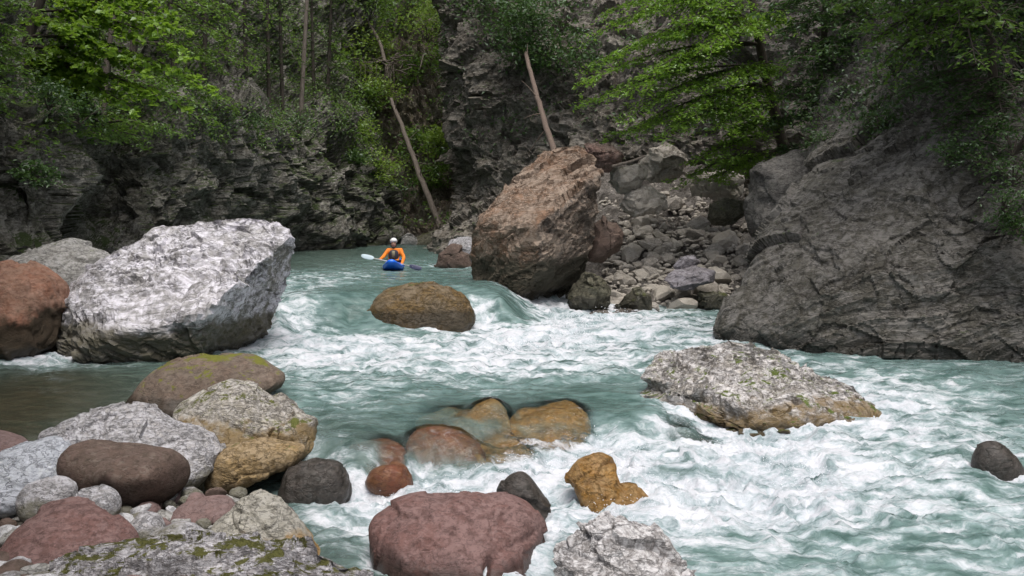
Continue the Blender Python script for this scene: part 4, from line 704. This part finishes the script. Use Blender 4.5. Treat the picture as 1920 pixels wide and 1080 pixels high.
ends = [(1470, 60, 27.5), (1500, 110, 27), (1530, 30, 27), (1480, 170, 28), (1545, 150, 26.5), (1510, 220, 28), (1570, 90, 26), (1600, 10, 26), (1460, 10, 28), (1440, 230, 29), (1560, 200, 26.5), (1620, 60, 25), (1460, 280, 29.5), (1590, 160, 25.5), (1640, 10, 24.5), (1500, -50, 27)]
tree('broadleaf_tree', 'dim green tree between the bright beech and the right cliff', [P(1530, 290, 30), P(1540, 150, 29), P(1550, -50, 28), P(1550, -300, 27)], .15, [P(*e) for e in ends], .14, M_leafD, n_tw=15, tw=1.1, per=34)
ends = [(1690, 180, 20.5), (1740, 150, 20), (1790, 200, 19.5), (1840, 170, 19), (1880, 220, 18.3), (1910, 180, 18), (1760, 90, 20), (1820, 60, 19.3), (1880, 100, 18.4), (1700, 60, 21), (1650, 190, 22), (1860, 20, 19), (1920, 20, 18), (1770, 240, 19.8)]
tree('broadleaf_tree', 'dull green tree spreading over the far right of the cliff', [P(1870, 240, 20.5), P(1860, 120, 20), P(1840, -50, 20), P(1830, -250, 20)], .12, [P(*e) for e in ends], .11, M_leafD, n_tw=12, tw=.75, per=34)
ends = [(60, 240, 24), (110, 230, 25), (170, 250, 26), (240, 260, 28), (310, 240, 29), (30, 280, 22.5), (300, 150, 30), (440, 150, 36), (470, 60, 37), (520, 40, 39), (400, 20, 33), (500, 130, 39), (360, 190, 31), (440, 210, 36)]
tree('broadleaf_tree', 'loose green tree growing along the mossy rim of the left cliff', [P(190, 250, 30), P(200, 120, 31), P(220, -30, 32), P(240, -250, 33)], .13, [P(*e) for e in ends], .15, M_leafM, n_tw=15, tw=1.2, per=30)
# thin conifers on the left ledge
def conifer(px_, pyb, D, h, label, dead=False, w=1.1, group=None):
    b = P(px_, pyb, D); root = obj('conifer', None, label=label, cat='tree', group=group, loc=b); rt = NR.normal(0, .15, 2)
    tp = np.array([[0, 0, -.5], [rt[0], rt[1], h * .5], [rt[0] * 2.2, rt[1] * 2, h]]); tp = spl(tp, 10, 0)
    v, f = tube(tp, np.linspace(.13 if dead else .11, .03, 10), 8); obj('trunk', pymesh('trunk', v, f), M_deadw if dead else M_bark, parent=root)
    lv, tb = Leaves(), []; nb = int(h * (2.2 if dead else 5))
    for i in range(nb):
        z = h * (.18 + .8 * (i + NR.random()) / nb); j = z / h * 9; k = min(int(j), 8); p = tp[k] + (tp[k + 1] - tp[k]) * (j - k); an = NR.random() * 6.28
        ln = (w * (1 - .55 * z / h)) * NR.uniform(.5, 1.1) * (.6 if dead else 1); e = p + np.array([math.cos(an) * ln, math.sin(an) * ln, -.3 * ln]); q = bez(p, e, .05 * ln, 5); tb.append((q, np.linspace(.02, .005, 5)))
        if not dead:
            m = int(34 * ln); u = NR.random(m); c = p + (e - p) * u[:, None] + NR.normal(0, 1, (m, 3)) * np.array([.12, .12, .05]) * (1.1 - .4 * u[:, None])
            d = unit(e - p); lv.add(c, NR.uniform(.12, .22, m), unit(np.array([0, 0, 1]) + NR.normal(0, .35, (m, 3))), unit(d[None] + NR.normal(0, .6, (m, 3))), np.clip(NR.normal(.5, .3, m), 0, 1), .3)
    V, Fq, o = [], [], 0
    for p, r in tb:
        vv, ff = tube(p, r, 4, False); V.append(vv); Fq += [tuple(i + o for i in qq) for qq in ff]; o += len(vv)
    obj('branches', mesh('branches', np.vstack(V), np.array(Fq)), M_deadw if dead else M_bark, parent=root)
    if not dead:
        v = np.vstack(lv.v); obj('crown', mesh('crown', v, np.arange(len(v)).reshape(-1, 4), False, {'tint': np.concatenate(lv.t)}), M_need, parent=root)
conifer(562, 230, 47, 14, 'pale bare dead trunk standing among the left conifers', True, 1.0)
for a, b, d, h in ((432, 215, 41, 12), (462, 205, 42, 13), (505, 225, 44, 12), (530, 215, 46, 11), (590, 240, 49, 12), (612, 225, 51, 13), (380, 200, 39, 13), (330, 170, 38, 14)):
    conifer(a, b, d, h, 'thin dark conifer in the row on the left ledge', group='conifers on the left ledge', w=1.5)
# bushes
def bush(p, r, leaf, mat, label, n=700, group=None, sq=.8, name='shrub'):
    root = obj(name, None, label=label, cat='shrub', group=group, loc=p); lv = Leaves(); tb = []
    for k in range(9):
        d = unit(NR.normal(0, 1, 3) + np.array([0, -.2, .5])); e = d * r * NR.uniform(.5, .95) * np.array([1, 1, sq]); tb.append((bez(np.array([0, 0, -.3 * r]), e, .1 * r, 5), np.linspace(.025, .006, 5)))
        m = n // 9; c = e + NR.normal(0, 1, (m, 3)) * np.array([.34, .34, .17]) * r
        lv.add(c, leaf * NR.uniform(.6, 1.2, m), unit(np.array([0, -.1, .8]) + NR.normal(0, .4, (m, 3))), unit(NR.normal(0, 1, (m, 3)) - np.array([0, 0, .4])), np.clip(NR.normal(.5, .3, m) + NR.normal(0, .2), 0, 1), .6)
    V, Fq, o = [], [], 0
    for q, rr2 in tb:
        vv, ff = tube(q, rr2, 4, False); V.append(vv); Fq += [tuple(i + o for i in qq) for qq in ff]; o += len(vv)
    obj('stems', mesh('stems', np.vstack(V), np.array(Fq)), M_bark, parent=root)
    v = np.vstack(lv.v); obj('crown', mesh('crown', v, np.arange(len(v)).reshape(-1, 4), False, {'tint': np.concatenate(lv.t)}), mat, parent=root)
bush(P(712, 320, 54), 1.2, .17, M_bush, 'round light green bush low on the back slope left of the leaning log', 1200)
for a, b, d, r, mt in [(640, 70, 62, 2.0, M_bush), (690, 30, 64, 2, M_leafM), (800, 60, 63, 2.0, M_bush), (830, 20, 63, 1.6, M_bush), (760, 10, 68, 2.2, M_leafM), (610, 130, 58, 1.7, M_leafM), (700, 175, 61, 1.5, M_bush), (640, 190, 57, 1.4, M_leafM), (620, 250, 53, 1.3, M_leafM), (665, 255, 55, 1.2, M_bush), (690, 185, 60, 1.1, M_leafM), (780, 270, 59, 1.2, M_leafM), (820, 265, 57, 1.2, M_bush), (740, 370, 56, 1.1, M_leafD), (690, 345, 54, 1.0, M_leafD), (805, 330, 57, 1.0, M_leafM), (600, 30, 62, 2.2, M_leafM), (560, 100, 60, 2, M_leafM), (770, 130, 64, 1.4, M_leafM), (830, 110, 60, 1.2, M_leafM), (720, 90, 66, 1.6, M_bush), (660, 130, 62, 1.5, M_bush), (650, 310, 52, 1.0, M_leafD)]:
    bush(P(a, b, d), r, .24, mt, 'leafy green shrub on the steep slope at the back of the gorge', 620, 'shrubs on the back slope')
for a, b, d, r in [(960, 60, 41.5, 1.3), (1000, 40, 41, 1.4), (1030, 90, 41, 1.3), (980, 110, 41.5, 1.1), (1050, 40, 41, 1.4), (940, 20, 43, 1.4), (1080, 110, 40, 1.2), (900, -10, 44, 1.5)]:
    bush(P(a, b, d), r, .19, M_leafD, 'dark green shrub on the upper face of the central buttress', 620, 'shrubs on the central buttress')
for a, b, d, r in [(150, 215, 25.5, .9), (90, 190, 23.8, .7), (250, 215, 31.5, 1.1), (330, 215, 33, 1.2), (410, 215, 36, 1.1), (480, 225, 40, 1.2), (60, 330, 22, .4), (380, 265, 34.5, .6), (640, 240, 50, 1.1), (560, 240, 43.5, .9), (460, 235, 38, .8)]:
    bush(P(a, b, d), r, .12, M_leafD, 'dark low shrub growing from the left cliff face', 480, 'shrubs on the left cliff')
for a, b, d, r in [(1850, 300, 18.6, .6), (1900, 270, 18.3, .7), (1880, 380, 17.8, .5), (1900, 330, 18, .6), (1840, 250, 18.8, .5), (1560, 275, 25, .5), (1910, 430, 17.7, .35), (1780, 290, 19.4, .4)]:
    bush(P(a, b, d), r, .085, M_leafD, 'dark ivy tuft clinging to the right cliff', 420, 'ivy tufts on the right cliff', name='ivy_tuft')
for a, b, d, r in [(1560, 235, 25.8, .9), (1610, 190, 25.3, .9), (1660, 230, 23.2, .8), (1720, 200, 22.3, .9), (1600, 110, 26.6, 1.0), (1680, 120, 24.2, 1.0), (1760, 130, 22.2, .9), (1820, 160, 21.2, .8), (1640, 40, 26.5, 1.1), (1740, 50, 23.8, 1.0), (1580, 20, 27.6, 1.1), (1850, 60, 21.6, .9)]:
    bush(P(a, b, d), r, .12, M_leafD, 'dark shrub rooted high on the right cliff under the trees', 520, 'shrubs high on the right cliff')
# ground cover on up facing parts of the cliffs
def cover(name, label, v, f, n, leaf, mat, zmin, seed, thr=.25, cat='ground cover', lim=None):
    r = np.random.default_rng(seed); c = v[f].mean(1); nn = unit(np.cross(v[f[:, 2]] - v[f[:, 0]], v[f[:, 3]] - v[f[:, 1]])); nn *= np.sign(-nn[:, 1:2] + 1e-6) if True else 1
    area = np.linalg.norm(np.cross(v[f[:, 2]] - v[f[:, 0]], v[f[:, 3]] - v[f[:, 1]]), axis=1)
    pr = area * sstep(thr, thr + .5, nn[:, 2] * .8 + .9 * fbm(c * .45, 3, seed)) * (c[:, 2] > zmin) * (c[:, 1] > 15) * (c[:, 2] < 22)
    if lim is not None: pr = pr * lim(c)
    pr /= pr.sum(); k = r.choice(len(c), n, p=pr); p = c[k] + r.normal(0, .15, (n, 3)) + nn[k] * r.uniform(.02, .3, (n, 1))
    lv = Leaves(); lv.add(p, leaf * r.uniform(.6, 1.3, n), unit(nn[k] * .4 + np.array([0, -.15, .7]) + r.normal(0, .4, (n, 3))), unit(r.normal(0, 1, (n, 3)) - np.array([0, 0, .5])), np.clip(r.normal(.45, .3, n), 0, 1), .55)
    o = lv.build(name, mat, None); o['label'] = label; o['category'] = cat
cover('undergrowth', 'low green undergrowth covering the ledges of the left cliff', cl_v, cl_f, 46000, .15, M_leafM, 5.6, 5, .05)
cover('undergrowth', 'low green undergrowth on the steep back slope', bk_v, bk_f, 20000, .24, M_leafM, 2.0, 6, .1)
cover('undergrowth', 'dark undergrowth on the central buttress', cm_v, cm_f, 11000, .18, M_leafD, 6.0, 7, .3)
cover('undergrowth', 'dark ivy and weeds on the right cliff', crv, crf, 26000, .12, M_leafD, 4.9, 8, -.25, lim=lambda c: sstep(4.7, 6.2, c[:, 2]))

# dead logs
def log(label, pts, r0, r1, mat, stubs=0, name='fallen_log', cat='log'):
    pts = np.array(pts); b = pts[0].copy(); root = obj(name, None, label=label, cat=cat, loc=b); p = spl(pts - b, 24, 0); p[1:-1] += NR.normal(0, r0 * .10, (22, 3))
    v, f = tube(p, np.linspace(r0, r1, 24), 10); obj('trunk', pymesh('trunk', v, f), mat, parent=root)
    for k in range(stubs):
        j = NR.integers(6, 22); d = unit(NR.normal(0, 1, 3) + np.array([0, 0, .4])); ln = NR.uniform(.4, 1.5); v, f = tube(bez(p[j], p[j] + d * ln, .05, 5), np.linspace(r1 * .35, .008, 5), 5); obj('branch_stub', pymesh('branch_stub', v, f), mat, parent=root)
log('long grey dead log leaning steeply on the back slope', [P(828, 432, 53.5), P(790, 335, 55), P(755, 240, 57.5), P(733, 185, 59)], .19, .10, M_deadw, 9)
log('reddish log leaning on the central buttress above the giant boulder', [P(1041, 290, 33), P(1020, 225, 35), P(1000, 155, 37.5), P(986, 100, 39.5)], .115, .08, M_redw, 4)
log('thin bare stem standing above the tangle of dead branches', [P(722, 118, 62), P(712, 80, 63), P(690, 40, 64), P(664, -5, 65)], .13, .06, M_deadw, 5)
log('thin dry branch lying on the blocks right of the giant boulder', [P(1148, 312, 28.4), P(1185, 302, 28.2), P(1210, 292, 28.1)], .05, .03, M_deadw, 0, 'dry_branch', 'branch')
t = obj('branch_tangle', None, label='tangle of pale dead branches stuck on the back slope above the leaning log', cat='dead branches', loc=P(715, 120, 61.5))
for k in range(34):
    a = NR.normal(0, 1, 3) * np.array([1.2, .5, .28]); d = unit(NR.normal(0, 1, 3) * np.array([1, .4, .3])) * NR.uniform(.6, 1.6); v, f = tube(bez(a - d * .5, a + d * .5, NR.normal(0, .1), 5), np.linspace(.05, .02, 5), 5); obj('branch', pymesh('branch', v, f), M_deadw, parent=t)
for k in range(10):
    x = NR.uniform(-1.5, 1.2); v, f = tube(bez(np.array([x, -.4, -.1]), np.array([x + NR.normal(0, .15), -.5, NR.uniform(-2.6, -1)]), 0, 5), np.linspace(.03, .012, 5), 5); obj('hanging_root', pymesh('hanging_root', v, f), M_deadw, parent=t)

# ------------------------------------------------------------------ kayaker
KD = 29.2; kw = PZ(730, 509, 1.36); kx, ky = kw[0], kw[1]
M_blue = plain('blue_plastic', (.02, .17, .85), .3, .1, 3); M_org = plain('orange_jacket', (.85, .23, .015), .7, .2, 9); M_vest = plain('dark_vest', (.03, .03, .045), .8, .2); M_skin = plain('skin', (.45, .25, .18), .6, .1)
M_helm = plain('white_helmet', (.75, .75, .74), .3, .05); M_black = plain('black_neoprene', (.012, .012, .014), .6, .2); M_blade = plain('paddle_blade_light', (.55, .66, .72), .4, .1); M_bladed = plain('paddle_blade_dark', (.03, .035, .09), .4, .1); M_shaft = plain('paddle_shaft', (.55, .52, .50), .4, .1)
kay = obj('kayak', None, label='short blue whitewater kayak pointing at the camera in the upper pool', cat='kayak', loc=(kx, ky + 1.1, 1.36)); kay.rotation_euler = (0, 0, R(4))
n, m = 25, 20; V = []; Fq = []
for i in range(n):
    t_ = i / (n - 1); y = -1.3 + 2.5 * t_; wd = .34 * max(.03, math.sin(math.pi * min(max(t_ * .93 + .04, 0), 1))) ** .5; rock_ = .26 * abs(t_ - .5) ** 2.2 * 4
    hh = .16 * max(.25, math.sin(math.pi * (t_ * .8 + .1))) ** .6
    for j in range(m):
        a = j / m * 2 * math.pi; V.append((wd * abs(math.cos(a)) ** .8 * np.sign(math.cos(a)), y, rock_ + .08 + hh * (math.sin(a) if math.sin(a) > 0 else .75 * math.sin(a))))
for i in range(n - 1):
    for j in range(m): Fq.append((i * m + j, i * m + (j + 1) % m, (i + 1) * m + (j + 1) % m, (i + 1) * m + j))
V += [(0, -1.33, V[0][2]), (0, 1.22, V[(n - 1) * m][2])]
for j in range(m): Fq.append((n * m, (j + 1) % m, j)); Fq.append((n * m + 1, (n - 1) * m + j, (n - 1) * m + (j + 1) % m))
obj('hull', pymesh('hull', V, Fq), M_blue, parent=kay)
an = np.linspace(0, 2 * math.pi, 25); v, f = tube(np.stack([.24 * np.cos(an), .15 + .4 * np.sin(an), np.full(25, .26)], 1), .022, 6, False); obj('cockpit_rim', pymesh('cockpit_rim', v, f), M_black, parent=kay)
V = [(0, .15, .34)] + [(.24 * math.cos(a), .15 + .4 * math.sin(a), .265) for a in an[:-1]]; obj('spray_skirt', pymesh('spray_skirt', V, [(0, 1 + j, 1 + (j + 1) % 24) for j in range(24)]), M_black, parent=kay)
v, f = tube([(-.06, -1.22, .36), (-.03, -1.27, .40), (.03, -1.27, .40), (.06, -1.22, .36)], .012, 6); obj('grab_loop', pymesh('grab_loop', v, f), M_black, parent=kay)
# person: skin-modifier body
pb_ = np.array([kx, ky + 1.25, 1.50])
def skin_body(name, pts, edges, rad, mat, parent, root=0, sub=2):
    me = bpy.data.meshes.new(name); me.from_pydata([tuple(map(float, p)) for p in pts], edges, []); o = obj(name, me, mat, parent=parent)
    mo = o.modifiers.new('skin', 'SKIN'); me.skin_vertices[0]
    for i, r_ in enumerate(rad): me.skin_vertices[0].data[i].radius = r_ if isinstance(r_, tuple) else (r_, r_)
    me.skin_vertices[0].data[root].use_root = True; o.modifiers.new('sub', 'SUBSURF').levels = sub; o.modifiers['sub'].render_levels = sub; return o
per_ = obj('person', None, label='kayaker in white helmet and orange jacket holding a paddle', cat='person', loc=pb_)
Lh, Rh = P(712, 487, pb_[1] - .55) - pb_, P(753, 496, pb_[1] - .5) - pb_
pts = [(0, 0, 0), (0, -.02, .2), (0, -.03, .40), (0, -.03, .52), (-.19, -.02, .46), (-.31, -.16, .27), Lh, (.19, -.02, .46), (.33, -.14, .24), Rh, (-.1, -.35, .02), (.1, -.35, .02), (-.12, -.75, .06), (.12, -.75, .06)]
skin_body('body', pts, [(0, 1), (1, 2), (2, 3), (2, 4), (4, 5), (5, 6), (2, 7), (7, 8), (8, 9), (0, 10), (10, 12), (0, 11), (11, 13)], [(.17, .13), (.16, .12), (.17, .12), .065, .08, .06, .042, .08, .06, .042, .09, .09, .07, .07], M_org, per_)
vs_, fs_ = ico(4); hv = vs_ * np.array([.078, .098, .118]); k = hv[:, 1] < -.06
nose = np.exp(-((vs_[:, 0] / .16) ** 2 + ((vs_[:, 2] + .08) / .22) ** 2)) * (vs_[:, 1] < 0); hv[:, 1] -= .024 * nose
eye = np.exp(-(((np.abs(vs_[:, 0]) - .38) / .16) ** 2 + ((vs_[:, 2] - .08) / .13) ** 2)) * (vs_[:, 1] < 0); hv[:, 1] += .012 * eye
mouth = np.exp(-((vs_[:, 0] / .3) ** 2 + ((vs_[:, 2] + .45) / .06) ** 2)) * (vs_[:, 1] < 0); hv[:, 1] += .008 * mouth
hc = np.array([-.005, -.05, .66]); obj('head', mesh('head', hv + hc, fs_), M_skin, parent=per_)
hm = vs_ * np.array([.118, .138, .125]); hm = np.where((hm[:, 2:] < .0), hm * np.array([.95, .95, .5]), hm); hm[:, 2] += np.where(vs_[:, 1] < -.2, .03, 0) * (vs_[:, 2] < .2)
obj('helmet', mesh('helmet', hm + hc + np.array([0, .012, .075]), fs_), M_helm, parent=per_)
for s in (-1, 1):
    v, f = tube([hc + np.array([s * .09, .0, .03]), hc + np.array([s * .08, -.02, -.07]), hc + np.array([0, -.05, -.135])], .014, 6); obj('chin_strap', pymesh('chin_strap', v, f), M_black, parent=per_)
V = vs_.copy(); vv = np.sign(V) * np.abs(V) ** .7 * np.array([.175, .15, .2]) + np.array([0, -.03, .28]); obj('life_vest', mesh('life_vest', vv, fs_), M_vest, parent=per_)
v, f = tube([(0, -.175, .44), (0, -.195, .35), (0, -.185, .2)], [.05, .06, .05], 8); obj('vest_panel', pymesh('vest_panel', v, f), plain('olive_vest_panel', (.22, .2, .13), .8), parent=per_)
sd_ = unit(Rh - Lh)
for hnd, s in ((Lh, -1), (Rh, 1)):
    po = [np.zeros(3), np.array([0, -.05, -.01])]; ed = [(0, 1)]; ra = [.035, .04]
    for q in range(4):
        o_ = sd_ * (-.033 + .022 * q); i0 = len(po); po += [np.array([0, -.075, .01]) + o_, np.array([0, -.095, -.02 + .004 * (q == 1)]) + o_, np.array([0, -.06, -.045]) + o_]; ed += [(1, i0), (i0, i0 + 1), (i0 + 1, i0 + 2)]; ra += [.011, .010, .009]
    i0 = len(po); po += [np.array([0, -.04, -.03]) - sd_ * s * .045, np.array([0, -.075, -.05]) - sd_ * s * .04]; ed += [(1, i0), (i0, i0 + 1)]; ra += [.012, .010]
    skin_body('hand', [p + hnd + np.array([0, .05, .02]) for p in po], ed, ra, M_skin, per_, 0, 1)
pa, pc = P(676, 479, pb_[1] - .75), P(792, 504, pb_[1] - .55)
pad = obj('paddle', None, label='double bladed paddle held across the blue kayak', cat='paddle', loc=(pa + pc) / 2); dv = unit(pc - pa)
v, f = tube([pa + dv * .3 - (pa + pc) / 2, pc - dv * .3 - (pa + pc) / 2], .017, 8); obj('shaft', pymesh('shaft', v, f), M_shaft, parent=pad)
for e0, s, mt in ((pa, 1, M_blade), (pc, -1, M_bladed)):
    c0 = e0 + dv * s * .22 - (pa + pc) / 2; up = unit(np.array([0, .35, 1.0]) - dv * (dv @ np.array([0, .35, 1.0]))); V = vs_.copy(); nn_ = np.cross(dv, up)
    bl = (np.sign(V[:, :1]) * np.abs(V[:, :1]) ** .8 * .20) * dv + (np.sign(V[:, 1:2]) * np.abs(V[:, 1:2]) ** .8 * .075) * up + V[:, 2:3] * .012 * nn_ + (V[:, :1] ** 2 * .03) * nn_
    obj('blade', mesh('blade', bl + c0, fs_), mt, parent=pad)
